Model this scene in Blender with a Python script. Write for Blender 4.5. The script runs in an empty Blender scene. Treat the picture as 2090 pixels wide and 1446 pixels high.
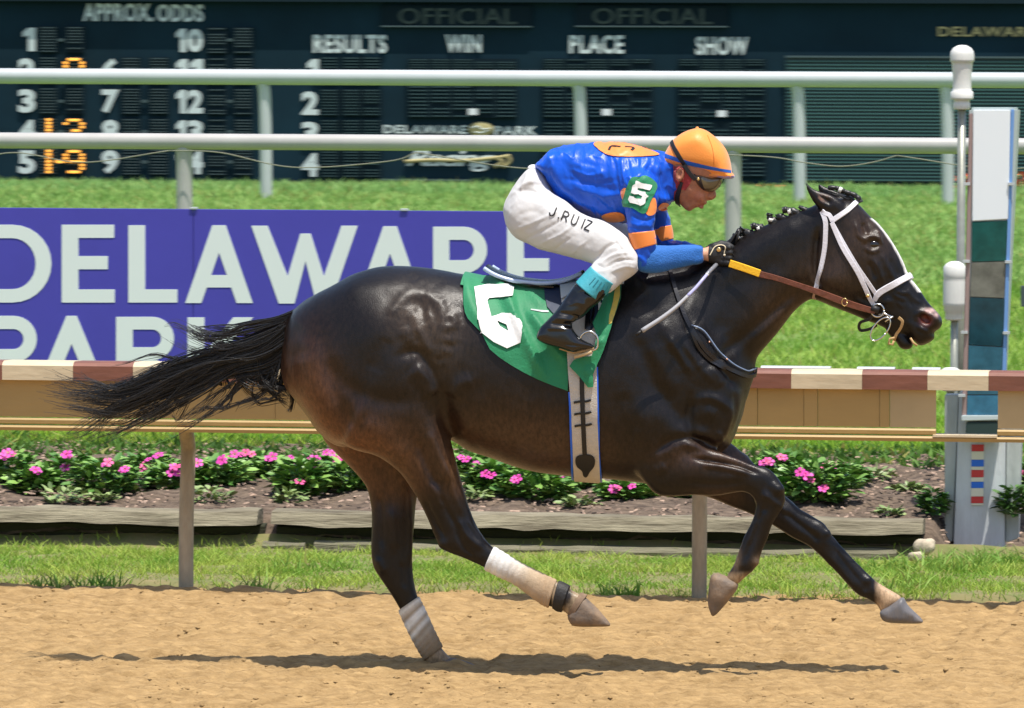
import bpy, bmesh, math, random
import numpy as np
from mathutils import Vector, Matrix
from mathutils.bvhtree import BVHTree
rad = math.radians
scene = bpy.context.scene
rng = np.random.default_rng(7)
random.seed(7)

# ------------------------------------------------------------------ camera
F_PX, W_PX, H_PX = 12750.0, 2090.0, 1446.0
YAW, PITCH, ROLL, CAM_H, CAM_D = rad(8.0), math.atan(587/12750), 0.004, 2.42, 25.0
Fv = np.array([-math.sin(YAW)*math.cos(PITCH), math.cos(YAW)*math.cos(PITCH), -math.sin(PITCH)])
R0 = np.array([math.cos(YAW), math.sin(YAW), 0.0])
U0 = np.cross(R0, Fv)
Rv = R0*math.cos(ROLL)+U0*math.sin(ROLL)
Uv = U0*math.cos(ROLL)-R0*math.sin(ROLL)
CAM = np.array([CAM_D*math.sin(YAW), -CAM_D*math.cos(YAW), CAM_H])
cd = bpy.data.cameras.new('camera'); cam = bpy.data.objects.new('camera', cd)
scene.collection.objects.link(cam); scene.camera = cam
m = Matrix(((Rv[0], Uv[0], -Fv[0], CAM[0]), (Rv[1], Uv[1], -Fv[1], CAM[1]), (Rv[2], Uv[2], -Fv[2], CAM[2]), (0, 0, 0, 1)))
cam.matrix_world = m
cd.sensor_width = 36; cd.lens = 36*F_PX/W_PX; cd.clip_start = 1; cd.clip_end = 3000
cd.dof.use_dof = True; cd.dof.focus_distance = 24.9; cd.dof.aperture_fstop = 30.0; cd.dof.aperture_ratio = 0.18
# ------------------------------------------------------------------ light
SUN_DIR = Vector((0.16, -0.23, 1.0)).normalized()
world = bpy.data.worlds.new('World'); scene.world = world; world.use_nodes = True
nt = world.node_tree; bg = nt.nodes['Background']
sky = nt.nodes.new('ShaderNodeTexSky'); sky.sky_type = 'NISHITA'; sky.sun_disc = False
sky.sun_elevation = math.asin(SUN_DIR.z); sky.sun_rotation = math.atan2(SUN_DIR.x, SUN_DIR.y)
sky.dust_density = 1.6; sky.air_density = 1.0
nt.links.new(sky.outputs[0], bg.inputs[0]); bg.inputs[1].default_value = 0.14
sd = bpy.data.lights.new('sun', 'SUN'); sun = bpy.data.objects.new('sun', sd); scene.collection.objects.link(sun)
sd.energy = 4.6; sd.angle = rad(0.5); sd.color = (1, 0.95, 0.87)
sun.rotation_euler = SUN_DIR.to_track_quat('Z', 'Y').to_euler()
vs = scene.view_settings; vs.view_transform = 'Standard'; vs.look = 'None'; vs.exposure = 0.32; vs.gamma = 1; vs.use_curve_mapping = False
scene.cycles.use_denoising = True
scene.cycles.max_bounces = 6

# ------------------------------------------------------------------ picture <-> place
def at(px, py, Y):
    px = np.asarray(px, float); py = np.asarray(py, float)
    d = Fv*F_PX + np.multiply.outer(px-W_PX/2, Rv) - np.multiply.outer(py-H_PX/2, Uv)
    t = (np.asarray(Y, float)-CAM[1])/d[..., 1]
    return CAM + d*t[..., None]
def pix(P):
    P = np.asarray(P, float)-CAM
    z = P@Fv
    return W_PX/2+F_PX*(P@Rv)/z, H_PX/2-F_PX*(P@Uv)/z
def V3(px, py, Y): return Vector(at(px, py, Y))

# ------------------------------------------------------------------ numpy noise
def _hash(ix, iy, iz, seed):
    n = (ix*374761393 + iy*668265263 + iz*2147483647 + seed*974711) & 0xffffffff
    n = ((n ^ (n >> 13))*1274126177) & 0xffffffff
    n = ((n ^ (n >> 16))*2246822519) & 0xffffffff
    return ((n ^ (n >> 15)) & 0xffff)/65535.0
def vnoise(x, y, z=None, seed=0):
    x = np.asarray(x, float); y = np.asarray(y, float); z = np.zeros_like(x) if z is None else np.asarray(z, float)
    xi, yi, zi = np.floor(x).astype(np.int64), np.floor(y).astype(np.int64), np.floor(z).astype(np.int64)
    fx, fy, fz = x-xi, y-yi, z-zi
    fx, fy, fz = (t*t*(3-2*t) for t in (fx, fy, fz))
    r = 0
    for a in (0, 1):
        for b in (0, 1):
            for c in (0, 1):
                r = r + _hash(xi+a, yi+b, zi+c, seed)*(fx if a else 1-fx)*(fy if b else 1-fy)*(fz if c else 1-fz)
    return r*2-1
def fbm(x, y, z=None, oct=4, seed=0):
    r = 0; a = 1; f = 1
    for i in range(oct):
        r = r + a*vnoise(x*f, y*f, None if z is None else z*f, seed+i*17); a *= .5; f *= 2.03
    return r

# ------------------------------------------------------------------ object helpers
COL = scene.collection
def tag(o, label=None, cat=None, group=None, kind=None):
    if label: o['label'] = label
    if cat: o['category'] = cat
    if group: o['group'] = group
    if kind: o['kind'] = kind
    return o
def empty(name, loc=(0, 0, 0), label=None, cat=None, group=None):
    o = bpy.data.objects.new(name, None); o.location = Vector(loc); o.empty_display_size = .2; COL.objects.link(o)
    return tag(o, label, cat, group)
def link(name, me, mat=None, parent=None, kind=None):
    """world-space mesh linked as one object (kept in place under its parent)"""
    o = bpy.data.objects.new(name, me); COL.objects.link(o)
    if mat is not None:
        me.materials.clear()
        for mm in (mat if isinstance(mat, (list, tuple)) else [mat]): me.materials.append(mm)
    if parent is not None:
        o.parent = parent
        if parent.parent is None: o.matrix_parent_inverse = Matrix.Translation(-parent.location)
    if kind: o['kind'] = kind
    return o
def npmesh(name, V, Fc, smooth=False):
    V = np.asarray(V, np.float32); Fc = np.asarray(Fc, np.int32)
    me = bpy.data.meshes.new(name)
    k = Fc.shape[1]
    me.vertices.add(len(V)); me.vertices.foreach_set('co', V.ravel())
    me.loops.add(Fc.size); me.loops.foreach_set('vertex_index', Fc.ravel())
    me.polygons.add(len(Fc)); me.polygons.foreach_set('loop_start', np.arange(0, Fc.size, k, dtype=np.int32))
    me.polygons.foreach_set('loop_total', np.full(len(Fc), k, np.int32))
    if smooth: me.polygons.foreach_set('use_smooth', np.ones(len(Fc), bool))
    me.update(calc_edges=True); me.validate()
    return me
def vcol(me, C, name='Col'):
    a = me.color_attributes.new(name, 'FLOAT_COLOR', 'POINT')
    C = np.asarray(C, np.float32)
    if C.shape[1] == 3: C = np.concatenate([C, np.ones((len(C), 1), np.float32)], 1)
    a.data.foreach_set('color', C.ravel())
def bm_mesh(name, bm, smooth=False):
    me = bpy.data.meshes.new(name); bm.normal_update(); bm.to_mesh(me); bm.free()
    if smooth:
        for p in me.polygons: p.use_smooth = True
    return me
def bm_box(bm, c, s, rot=None, bevel=0.0):
    r = bmesh.ops.create_cube(bm, size=1.0)
    vs_ = r['verts']
    M = Matrix.Translation(Vector(c)) @ (rot.to_4x4() if rot is not None else Matrix.Identity(4)) @ Matrix.Diagonal((*s, 1))
    bmesh.ops.transform(bm, matrix=M, verts=vs_)
    if bevel > 0:
        es = list({e for v in vs_ for e in v.link_edges})
        bmesh.ops.bevel(bm, geom=es, offset=bevel, segments=2, affect='EDGES', profile=.6)
def box(name, c, s, mat, parent=None, bevel=0.0, rot=None, smooth=False):
    bm = bmesh.new(); bm_box(bm, c, s, rot, bevel)
    return link(name, bm_mesh(name, bm, smooth), mat, parent)
def tube_mesh(name, pts, rads, n=12, caps=True, flat=None):
    """tube along pts with per-point radius; flat=(normal vectors, ratio) squashes it"""
    P = np.asarray(pts, float); m_ = len(P); rads = np.broadcast_to(np.asarray(rads, float), (m_,))
    T = np.gradient(P, axis=0); T /= np.linalg.norm(T, axis=1)[:, None]+1e-12
    up = np.array([0, 1, 0.]) if abs(T[0][1]) < .9 else np.array([1, 0, 0.])
    A = np.cross(T, up); A /= np.linalg.norm(A, axis=1)[:, None]+1e-12
    B = np.cross(T, A)
    ang = np.linspace(0, 2*np.pi, n, endpoint=False)
    V = P[:, None] + rads[:, None, None]*(np.cos(ang)[None, :, None]*A[:, None]+np.sin(ang)[None, :, None]*B[:, None])
    V = V.reshape(-1, 3)
    i = np.arange(m_-1)[:, None]*n; j = np.arange(n)[None]; j2 = (j+1) % n
    Fq = np.stack([i+j, i+j2, i+n+j2, i+n+j], -1).reshape(-1, 4)
    if caps:
        V = np.concatenate([V, P[:1], P[-1:]]); c0, c1 = m_*n, m_*n+1
        jj = np.arange(n); e = (m_-1)*n
        Fq = np.concatenate([Fq, np.stack([jj, np.full(n, c0), np.full(n, c0), (jj+1) % n], -1)[:0]])
        me = bpy.data.meshes.new(name)
        faces = Fq.tolist()+[[int(a), c0, int((a+1) % n)][::-1][::-1] for a in jj]+[[e+int((a+1) % n), c1, e+int(a)] for a in jj]
        me.from_pydata(V.tolist(), [], faces); 
    else:
        me = npmesh(name, V, Fq)
    for p in me.polygons: p.use_smooth = True
    return me
def tube(name, pts, r, mat, parent=None, n=12, kind=None):
    return link(name, tube_mesh(name, pts, r, n), mat, parent, kind)
def lathe(name, prof, c, mat, parent=None, n=24, smooth=True):
    """profile [(r,z)] round a vertical axis through c"""
    V = []; Fq = []
    for r, z in prof:
        for k in range(n):
            a = 2*math.pi*k/n; V.append((c[0]+r*math.cos(a), c[1]+r*math.sin(a), c[2]+z))
    for i in range(len(prof)-1):
        for k in range(n):
            k2 = (k+1) % n; Fq.append((i*n+k, i*n+k2, (i+1)*n+k2, (i+1)*n+k))
    Fq.append(tuple(range(n))[::-1]); Fq.append(tuple((len(prof)-1)*n+k for k in range(n)))
    me = bpy.data.meshes.new(name); me.from_pydata(V, [], Fq)
    if smooth:
        for p in me.polygons: p.use_smooth = len(p.vertices) == 4
    return link(name, me, mat, parent)
def crom(P, n, closed=False):
    """Catmull-Rom resampling, n samples per span"""
    P = np.asarray(P, float); N = len(P)
    out = []
    rng_ = range(N) if closed else range(N-1)
    for i in rng_:
        p0 = P[(i-1) % N] if closed or i > 0 else 2*P[0]-P[1]
        p1 = P[i]; p2 = P[(i+1) % N]
        p3 = P[(i+2) % N] if closed or i+2 < N else 2*P[-1]-P[-2]
        t = np.linspace(0, 1, n, endpoint=False)[:, None]
        out.append(.5*((2*p1)+(-p0+p2)*t+(2*p0-5*p1+4*p2-p3)*t*t+(-p0+3*p1-3*p2+p3)*t**3))
    out = np.concatenate(out)
    if not closed: out = np.concatenate([out, P[-1:]])
    return out
def shape2d(contours, ext=0.002):
    """filled flat shape from (x,z) contours (even-odd holes), standing in the XZ plane facing -Y"""
    cu = bpy.data.curves.new('c', 'CURVE'); cu.dimensions = '2D'; cu.fill_mode = 'BOTH'; cu.extrude = ext
    for c in contours:
        s = cu.splines.new('POLY'); s.points.add(len(c)-1)
        for p, q in zip(s.points, c): p.co = (q[0], q[1], 0, 1)
        s.use_cyclic_u = True
    o = bpy.data.objects.new('c', cu); COL.objects.link(o)
    me = bpy.data.meshes.new_from_object(o.evaluated_get(bpy.context.evaluated_depsgraph_get()))
    bpy.data.objects.remove(o); bpy.data.curves.remove(cu)
    me.transform(Matrix.Rotation(math.pi/2, 4, 'X'))
    return me
def textmesh(s, offset=0.0, ext=0.01, shear=0.0, spacing=1.0):
    cu = bpy.data.curves.new('t', 'FONT'); cu.body = s; cu.offset = offset; cu.extrude = ext; cu.shear = shear; cu.resolution_u = 3
    cu.space_character = spacing
    o = bpy.data.objects.new('t', cu); COL.objects.link(o)
    me = bpy.data.meshes.new_from_object(o.evaluated_get(bpy.context.evaluated_depsgraph_get()))
    bpy.data.objects.remove(o); bpy.data.curves.remove(cu)
    me.transform(Matrix.Rotation(math.pi/2, 4, 'X'))
    return me
def fit_mesh(me, x0, x1, z0, z1, Y, dy=None):
    n = len(me.vertices); co = np.empty(n*3, np.float32); me.vertices.foreach_get('co', co); co = co.reshape(-1, 3)
    lo = co.min(0); hi = co.max(0)
    co[:, 0] = x0+(co[:, 0]-lo[0])/(hi[0]-lo[0])*(x1-x0)
    co[:, 2] = z0+(co[:, 2]-lo[2])/(hi[2]-lo[2])*(z1-z0)
    d = hi[1]-lo[1]
    co[:, 1] = Y+((co[:, 1]-hi[1])/d*(dy if dy is not None else d) if d > 0 else 0)
    me.vertices.foreach_set('co', co.ravel()); me.update()
    return me
def write(name, s, pxbox, Y, mat, parent, offset=0.0, shear=0.0, dy=.01, spacing=1.0):
    """lettering fitted to a box on the plane at Y"""
    x0, y0, x1, y1 = pxbox
    a = at(x0, (y0+y1)/2, Y); b = at(x1, (y0+y1)/2, Y); t_ = at((x0+x1)/2, y0, Y); u = at((x0+x1)/2, y1, Y)
    me = fit_mesh(textmesh(s, offset, .01, shear, spacing), a[0], b[0], u[2], t_[2], Y, dy)
    return link(name, me, mat, parent)

# ------------------------------------------------------------------ materials
def mat(name, color, rough=.6, spec=.5, metal=0.0, var=.0, vscale=8.0, vcol2=None, bump=0.0, bscale=60.0, stretch=(1, 1, 1), coat=0.0,
        attr=False, sheen=0.0, emit=0.0, rvar=0.0, trans=0.0, detail=5):
    m_ = bpy.data.materials.new(name); m_.use_nodes = True
    nt = m_.node_tree; b = nt.nodes['Principled BSDF']
    b.inputs['Roughness'].default_value = rough; b.inputs['Metallic'].default_value = metal
    b.inputs['Specular IOR Level'].default_value = spec; b.inputs['Coat Weight'].default_value = coat
    b.inputs['Coat Roughness'].default_value = .12
    b.inputs['Sheen Weight'].default_value = sheen
    if trans: b.inputs['Transmission Weight'].default_value = trans
    tc = nt.nodes.new('ShaderNodeTexCoord'); mp = nt.nodes.new('ShaderNodeMapping'); mp.inputs['Scale'].default_value = stretch
    nt.links.new(tc.outputs['Object'], mp.inputs['Vector'])
    src = None
    if attr:
        at_ = nt.nodes.new('ShaderNodeAttribute'); at_.attribute_name = 'Col'; src = at_.outputs['Color']
    if var > 0 or vcol2 is not None:
        no = nt.nodes.new('ShaderNodeTexNoise'); no.inputs['Scale'].default_value = vscale; no.inputs['Detail'].default_value = detail
        no.inputs['Roughness'].default_value = .65
        nt.links.new(mp.outputs[0], no.inputs['Vector'])
        mr = nt.nodes.new('ShaderNodeMapRange'); mr.inputs[1].default_value = .3; mr.inputs[2].default_value = .7
        nt.links.new(no.outputs[0], mr.inputs[0])
        mx = nt.nodes.new('ShaderNodeMix'); mx.data_type = 'RGBA'
        if attr:
            nt.links.new(mr.outputs[0], mx.inputs[0])
            k1 = nt.nodes.new('ShaderNodeMix'); k1.data_type = 'RGBA'; k1.blend_type = 'MULTIPLY'; k1.inputs[0].default_value = 1
            k1.inputs[7].default_value = (1-var, 1-var, 1-var, 1); nt.links.new(src, k1.inputs[6])
            nt.links.new(k1.outputs[2], mx.inputs[6])
            k2 = nt.nodes.new('ShaderNodeMix'); k2.data_type = 'RGBA'; k2.blend_type = 'MULTIPLY'; k2.inputs[0].default_value = 1
            k2.inputs[7].default_value = (1+var, 1+var, 1+var, 1); nt.links.new(src, k2.inputs[6])
            nt.links.new(k2.outputs[2], mx.inputs[7])
        else:
            c2 = vcol2 if vcol2 is not None else tuple(c*(1-var) for c in color)
            c1 = color if vcol2 is not None else tuple(min(1, c*(1+var)) for c in color)
            mx.inputs[6].default_value = (*c1, 1); mx.inputs[7].default_value = (*c2, 1)
            nt.links.new(mr.outputs[0], mx.inputs[0])
        src = mx.outputs[2]
    if src is not None: nt.links.new(src, b.inputs['Base Color'])
    else: b.inputs['Base Color'].default_value = (*color, 1)
    if bump > 0:
        n2 = nt.nodes.new('ShaderNodeTexNoise'); n2.inputs['Scale'].default_value = bscale; n2.inputs['Detail'].default_value = 6
        nt.links.new(mp.outputs[0], n2.inputs['Vector'])
        bp = nt.nodes.new('ShaderNodeBump'); bp.inputs['Strength'].default_value = bump; bp.inputs['Distance'].default_value = .01
        nt.links.new(n2.outputs[0], bp.inputs['Height']); nt.links.new(bp.outputs[0], b.inputs['Normal'])
    if rvar > 0:
        n3 = nt.nodes.new('ShaderNodeTexNoise'); n3.inputs['Scale'].default_value = vscale*1.7; n3.inputs['Detail'].default_value = 4
        nt.links.new(mp.outputs[0], n3.inputs['Vector'])
        m3 = nt.nodes.new('ShaderNodeMapRange'); m3.inputs[3].default_value = rough-rvar; m3.inputs[4].default_value = rough+rvar
        m3.inputs[1].default_value = .3; m3.inputs[2].default_value = .7
        nt.links.new(n3.outputs[0], m3.inputs[0]); nt.links.new(m3.outputs[0], b.inputs['Roughness'])
    if emit > 0:
        b.inputs['Emission Color'].default_value = (*color, 1); b.inputs['Emission Strength'].default_value = emit
    return m_

# ------------------------------------------------------------------ implicit sculpting
def polydist(X, Z, P):
    """signed distance (positive inside) from grid points to closed polygon P"""
    d = np.full(X.shape, 1e9); inside = np.zeros(X.shape, bool)
    N = len(P)
    for i in range(N):
        ax, az = P[i]; bx, bz = P[(i+1) % N]
        dx, dz = bx-ax, bz-az; L = dx*dx+dz*dz+1e-12
        t = np.clip(((X-ax)*dx+(Z-az)*dz)/L, 0, 1)
        q = (X-ax-t*dx)**2+(Z-az-t*dz)**2
        np.minimum(d, q, out=d)
        if abs(dz) > 1e-12:
            c = ((az > Z) != (bz > Z)) & (X < dx*(Z-az)/dz+ax)
            inside ^= c
    d = np.sqrt(d); d[~inside] *= -1
    return d
def blur2(A, n):
    for _ in range(n):
        B = A.copy(); B[1:-1] = (A[:-2]+2*A[1:-1]+A[2:])/4; A = B.copy(); A[:, 1:-1] = (B[:, :-2]+2*B[:, 1:-1]+B[:, 2:])/4
    return A
class Field:
    def __init__(s, lo, hi, h):
        s.lo = np.array(lo, float); s.h = h; s.n = np.ceil((np.array(hi)-s.lo)/h).astype(int)+1
        s.xs = s.lo[0]+h*np.arange(s.n[0]); s.ys = s.lo[1]+h*np.arange(s.n[1]); s.zs = s.lo[2]+h*np.arange(s.n[2])
        s.F = np.full(s.n, 0.2, np.float32)
    def _rng(s, ax, a, b):
        arr = (s.xs, s.ys, s.zs)[ax]
        return slice(max(0, int(np.searchsorted(arr, a))), min(len(arr), int(np.searchsorted(arr, b))+1))
    def merge(s, sl, f, k, sub=False):
        A = s.F[sl]
        if sub:
            f = -f
            hh = np.clip(.5+.5*(f-A)/k, 0, 1); s.F[sl] = A*(1-hh)+f*hh+k*hh*(1-hh)
        else:
            hh = np.clip(.5+.5*(A-f)/k, 0, 1); s.F[sl] = A*(1-hh)+f*hh-k*hh*(1-hh)
    def part(s, outline, spine, k=.03, mirror=False, closed_n=4, grow=0.0, sub=False, flat=1.0, sm=1, px=True, only_mirror=False):
        """outline: px points round the silhouette. spine: (px,py,w,Y) along the middle"""
        sp = np.array(spine, float)
        O = np.array(outline, float)
        d = ((O[:, None, :2]-sp[None, :, :2])**2).sum(-1); yo = sp[d.argmin(1), 3]
        P = at(O[:, 0], O[:, 1], yo)[:, [0, 2]]
        if closed_n > 1: P = crom(P, closed_n, True)
        S = at(sp[:, 0], sp[:, 1], sp[:, 3])[:, [0, 2]]
        pad = .06+grow
        xr = s._rng(0, P[:, 0].min()-pad, P[:, 0].max()+pad); zr = s._rng(2, P[:, 1].min()-pad, P[:, 1].max()+pad)
        X, Z = np.meshgrid(s.xs[xr], s.zs[zr], indexing='ij')
        D = polydist(X, Z, P)
        Rs = np.maximum(np.abs(polydist(S[:, 0], S[:, 1], P)), .004)
        # nearest spine position
        if len(S) > 1:
            vals = np.stack([sp[:, 2], sp[:, 3], Rs], 1)
            dense = crom(np.concatenate([S, vals], 1), 8)
        else: dense = np.concatenate([S, sp[:, 2:4], Rs[:, None]], 1)
        best = np.full(X.shape, 1e9); W = np.zeros(X.shape); Yc = np.zeros(X.shape); Rr = np.zeros(X.shape)
        if len(dense) == 1:
            W += dense[0, 2]; Yc += dense[0, 3]; Rr += dense[0, 4]
        for i in range(len(dense)-1):
            a = dense[i]; b = dense[i+1]; dx, dz = b[0]-a[0], b[1]-a[1]; L = dx*dx+dz*dz+1e-12
            t = np.clip(((X-a[0])*dx+(Z-a[1])*dz)/L, 0, 1)
            q = (X-a[0]-t*dx)**2+(Z-a[1]-t*dz)**2
            mk = q < best; best[mk] = q[mk]
            for arr, c in ((W, 2), (Yc, 3), (Rr, 4)): arr[mk] = (a[c]+(b[c]-a[c])*t)[mk]
        nb = max(1, int(.012/s.h*2))*sm
        W, Yc, Rr = blur2(W, nb), blur2(Yc, nb), blur2(Rr, nb)
        a = 1-D/Rr; a = np.where(a < .35, .35*np.exp((a-.35)/.35*1.0), a)-.0   # soft plateau in the middle
        a = blur2(a, max(1, nb//2))
        W = W+grow; 
        if grow: a = a*Rr/np.maximum(Rr+grow, .3*Rr); W = np.maximum(W, .004)
        ymax = float((np.abs(Yc)+W).max())+.06
        for mi in ((1,) if not mirror else ((-1,) if only_mirror else (1, -1))):
            ya = (Yc-W).min()-.06; yb = (Yc+W).max()+.06
            if mi < 0: ya, yb = -yb, -ya
            yr = s._rng(1, ya, yb)
            Y = s.ys[yr][None, :, None]*mi
            yy = np.abs((Y-Yc[:, None, :])/W[:, None, :])
            e = 2.0*flat
            f = ((np.maximum(a, 0)[:, None, :]**e+yy**e)**(1/e)-1)*np.minimum(Rr, W)[:, None, :]
            s.merge((xr, yr, zr), f.astype(np.float32), k, sub)
    def cap(s, pts, k=.01, px=True, sub=False, mirror=False):
        """tapered capsule chain: (px,py,Y,r)"""
        q = np.array(pts, float)
        P = at(q[:, 0], q[:, 1], q[:, 2]) if px else q[:, :3]
        for mi in ((1, -1) if mirror else (1,)):
            Pm = P*np.array([1, mi, 1])
            R = q[:, 3]; pad = R.max()+.05
            lo = Pm.min(0)-pad; hi = Pm.max(0)+pad
            sl = tuple(s._rng(i, lo[i], hi[i]) for i in range(3))
            X, Y, Z = np.meshgrid(s.xs[sl[0]], s.ys[sl[1]], s.zs[sl[2]], indexing='ij', sparse=True)
            f = None
            segs = range(len(q)-1) if len(q) > 1 else [0]
            for i in segs:
                A = Pm[i]; B = Pm[min(i+1, len(q)-1)]; d = B-A; L = d@d+1e-12
                t = np.clip(((X-A[0])*d[0]+(Y-A[1])*d[1]+(Z-A[2])*d[2])/L, 0, 1)
                g = np.sqrt((X-A[0]-t*d[0])**2+(Y-A[1]-t*d[1])**2+(Z-A[2]-t*d[2])**2)-(R[i]+(R[min(i+1, len(q)-1)]-R[i])*t)
                f = g if f is None else np.minimum(f, g)
            s.merge(sl, f.astype(np.float32), k, sub)
    def ell(s, c, r, rot=None, k=.01, sub=False, mirror=False):
        """ellipsoid c=(px,py,Y), r=(rx,ry,rz) metres, rot degrees in the picture plane"""
        C0 = at(c[0], c[1], c[2])
        for mi in ((1, -1) if mirror else (1,)):
            C = C0*np.array([1, mi, 1]); m_ = max(r)+.05
            sl = tuple(s._rng(i, C[i]-m_, C[i]+m_) for i in range(3))
            X, Y, Z = np.meshgrid(s.xs[sl[0]]-C[0], s.ys[sl[1]]-C[1], s.zs[sl[2]]-C[2], indexing='ij', sparse=True)
            a = rad(rot or 0); x = X*math.cos(a)+Z*math.sin(a); z = -X*math.sin(a)+Z*math.cos(a)
            q = np.sqrt((x/r[0])**2+(Y/r[1])**2+(z/r[2])**2)
            f = (q-1)*min(r)
            s.merge(sl, f.astype(np.float32), k, sub)
    def surface(s, smooth=2):
        F = s.F; F[0] = F[-1] = .2; F[:, 0] = F[:, -1] = .2; F[:, :, 0] = F[:, :, -1] = .2
        S = F < 0
        n = np.array(S.shape)-1
        cnt = np.zeros(n, np.int8)
        for i in (0, 1):
            for j in (0, 1):
                for k in (0, 1): cnt += S[i:n[0]+i, j:n[1]+j, k:n[2]+k]
        act = np.argwhere((cnt > 0) & (cnt < 8))
        idx = np.full(n, -1, np.int32); idx[tuple(act.T)] = np.arange(len(act))
        acc = np.zeros((len(act), 3)); c = np.zeros(len(act))
        offs = [(i, j, k) for i in (0, 1) for j in (0, 1) for k in (0, 1)]
        vals = {o: F[act[:, 0]+o[0], act[:, 1]+o[1], act[:, 2]+o[2]].astype(float) for o in offs}
        for a in offs:
            for ax in range(3):
                if a[ax]: continue
                b = tuple(a[q]+(1 if q == ax else 0) for q in range(3))
                va, vb = vals[a], vals[b]; m_ = (va < 0) != (vb < 0)
                t = va/(va-vb+1e-20)
                p = np.zeros((len(act), 3)); p[:] = a; p[:, ax] += t
                acc[m_] += p[m_]; c[m_] += 1
        V = s.lo+(act+acc/c[:, None])*s.h
        faces = []
        for ax in range(3):
            o1, o2 = [(1, 2), (2, 0), (0, 1)][ax]
            A = np.moveaxis(S, ax, 0)
            d = A[:-1] != A[1:]
            d = np.moveaxis(d, 0, ax)
            e = np.argwhere(d)
            ok = (e[:, o1] > 0) & (e[:, o2] > 0) & (e[:, o1] < S.shape[o1]-1) & (e[:, o2] < S.shape[o2]-1)
            e = e[ok]
            def g(da, db):
                q = e.copy(); q[:, o1] += da; q[:, o2] += db
                return idx[tuple(q.T)]
            quad = np.stack([g(-1, -1), g(0, -1), g(0, 0), g(-1, 0)], 1)
            flip = ~S[tuple(e.T)]
            quad[flip] = quad[flip][:, ::-1]
            faces.append(quad)
        Fc = np.concatenate(faces)
        V = lap(V, Fc, smooth)
        return V, Fc
def _adj(n, Fc):
    k = Fc.shape[1]
    e = np.concatenate([Fc[:, [i, (i+1) % k]] for i in range(k)])
    e = np.concatenate([e, e[:, ::-1]])
    return e, np.bincount(e[:, 0], minlength=n)
def lap(V, Fc, it, lam=.5):
    if it <= 0: return V
    e, c = _adj(len(V), Fc)
    for q in range(it*2):
        l_ = lam if q % 2 == 0 else -lam*1.04
        L = np.stack([np.bincount(e[:, 0], V[e[:, 1], i], minlength=len(V)) for i in range(3)], 1)/c[:, None]
        V = V+l_*(L-V)
    return V
def normals(V, Fc):
    a = V[Fc[:, 2]]-V[Fc[:, 0]]; b = V[Fc[:, 3 % Fc.shape[1]]]-V[Fc[:, 1]] if Fc.shape[1] == 4 else V[Fc[:, 1]]-V[Fc[:, 0]]
    n = np.cross(a, b) if Fc.shape[1] == 4 else np.cross(V[Fc[:, 1]]-V[Fc[:, 0]], V[Fc[:, 2]]-V[Fc[:, 0]])
    N = np.stack([np.bincount(Fc.ravel(), np.repeat(n[:, i], Fc.shape[1]), minlength=len(V)) for i in range(3)], 1)
    return N/(np.linalg.norm(N, axis=1)[:, None]+1e-12)
def stroke_field(X, Y, strokes):
    """sum of soft strokes [(points, width, amplitude)] in picture units"""
    out = np.zeros_like(X)
    for pts, w, amp in strokes:
        P = crom(np.array([p[:2] for p in pts], float), 5) if len(pts) > 2 else np.array([p[:2] for p in pts], float)
        lo = P.min(0)-3*w; hi = P.max(0)+3*w
        mk = (X > lo[0]) & (X < hi[0]) & (Y > lo[1]) & (Y < hi[1])
        x, y = X[mk], Y[mk]
        if len(P) == 1: d = (x-P[0, 0])**2+(y-P[0, 1])**2; end = 1
        else:
            d = np.full(x.shape, 1e9); tt = np.zeros_like(x)
            for i in range(len(P)-1):
                a, b = P[i], P[i+1]; dx, dy = b-a; L = dx*dx+dy*dy+1e-9
                t = np.clip(((x-a[0])*dx+(y-a[1])*dy)/L, 0, 1)
                q = (x-a[0]-t*dx)**2+(y-a[1]-t*dy)**2
                m2 = q < d; d[m2] = q[m2]; tt[m2] = (i+t[m2])/(len(P)-1)
            end = np.clip(np.sin(np.pi*np.clip(tt, 0, 1))*1.8+.25, 0, 1)
        out[mk] += amp*np.exp(-d/(w*w))*end
    return out
def relief(V, Fc, strokes, mirror=True, nearmask=None, pw=1.0):
    """displace along the normal by strokes seen from the side; far side mirrored"""
    N = normals(V, Fc)
    px, py = pix(V)
    near = np.clip(-N[:, 1]*2.2, 0, 1)
    d = stroke_field(px, py, strokes)*near
    if mirror:
        Vm = V*np.array([1, -1, 1]); px2, py2 = pix(Vm)
        d = d+stroke_field(px2, py2, strokes)*np.clip(N[:, 1]*2.2, 0, 1)
    if nearmask is not None: d = d*nearmask
    return V+N*d[:, None]
def bvh_of(V, Fc): return BVHTree.FromPolygons([tuple(v) for v in V.tolist()], [tuple(f) for f in Fc.tolist()])
def cast(bvh, px, py):
    """the point of a surface seen at a picture position"""
    d = Vector(Fv*F_PX+(px-W_PX/2)*Rv-(py-H_PX/2)*Uv).normalized()
    h, n, i, dist = bvh.ray_cast(Vector(CAM), d)
    if h is None: return None, None
    if n.dot(d) > 0: n = -n
    return h, n
def hug(bvh, px, py, guess=0.0):
    """cast, or the nearest surface point where the ray misses"""
    h, n = cast(bvh, px, py)
    if h is None:
        p = V3(px, py, guess); h, n, i, d_ = bvh.find_nearest(p)
        if n.dot(p-h) < 0: n = -n
    q = V3(px, py, h.y)
    if (q-h).length > .05: h = q; n = Vector((0, -1, 0))
    return h, n
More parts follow.
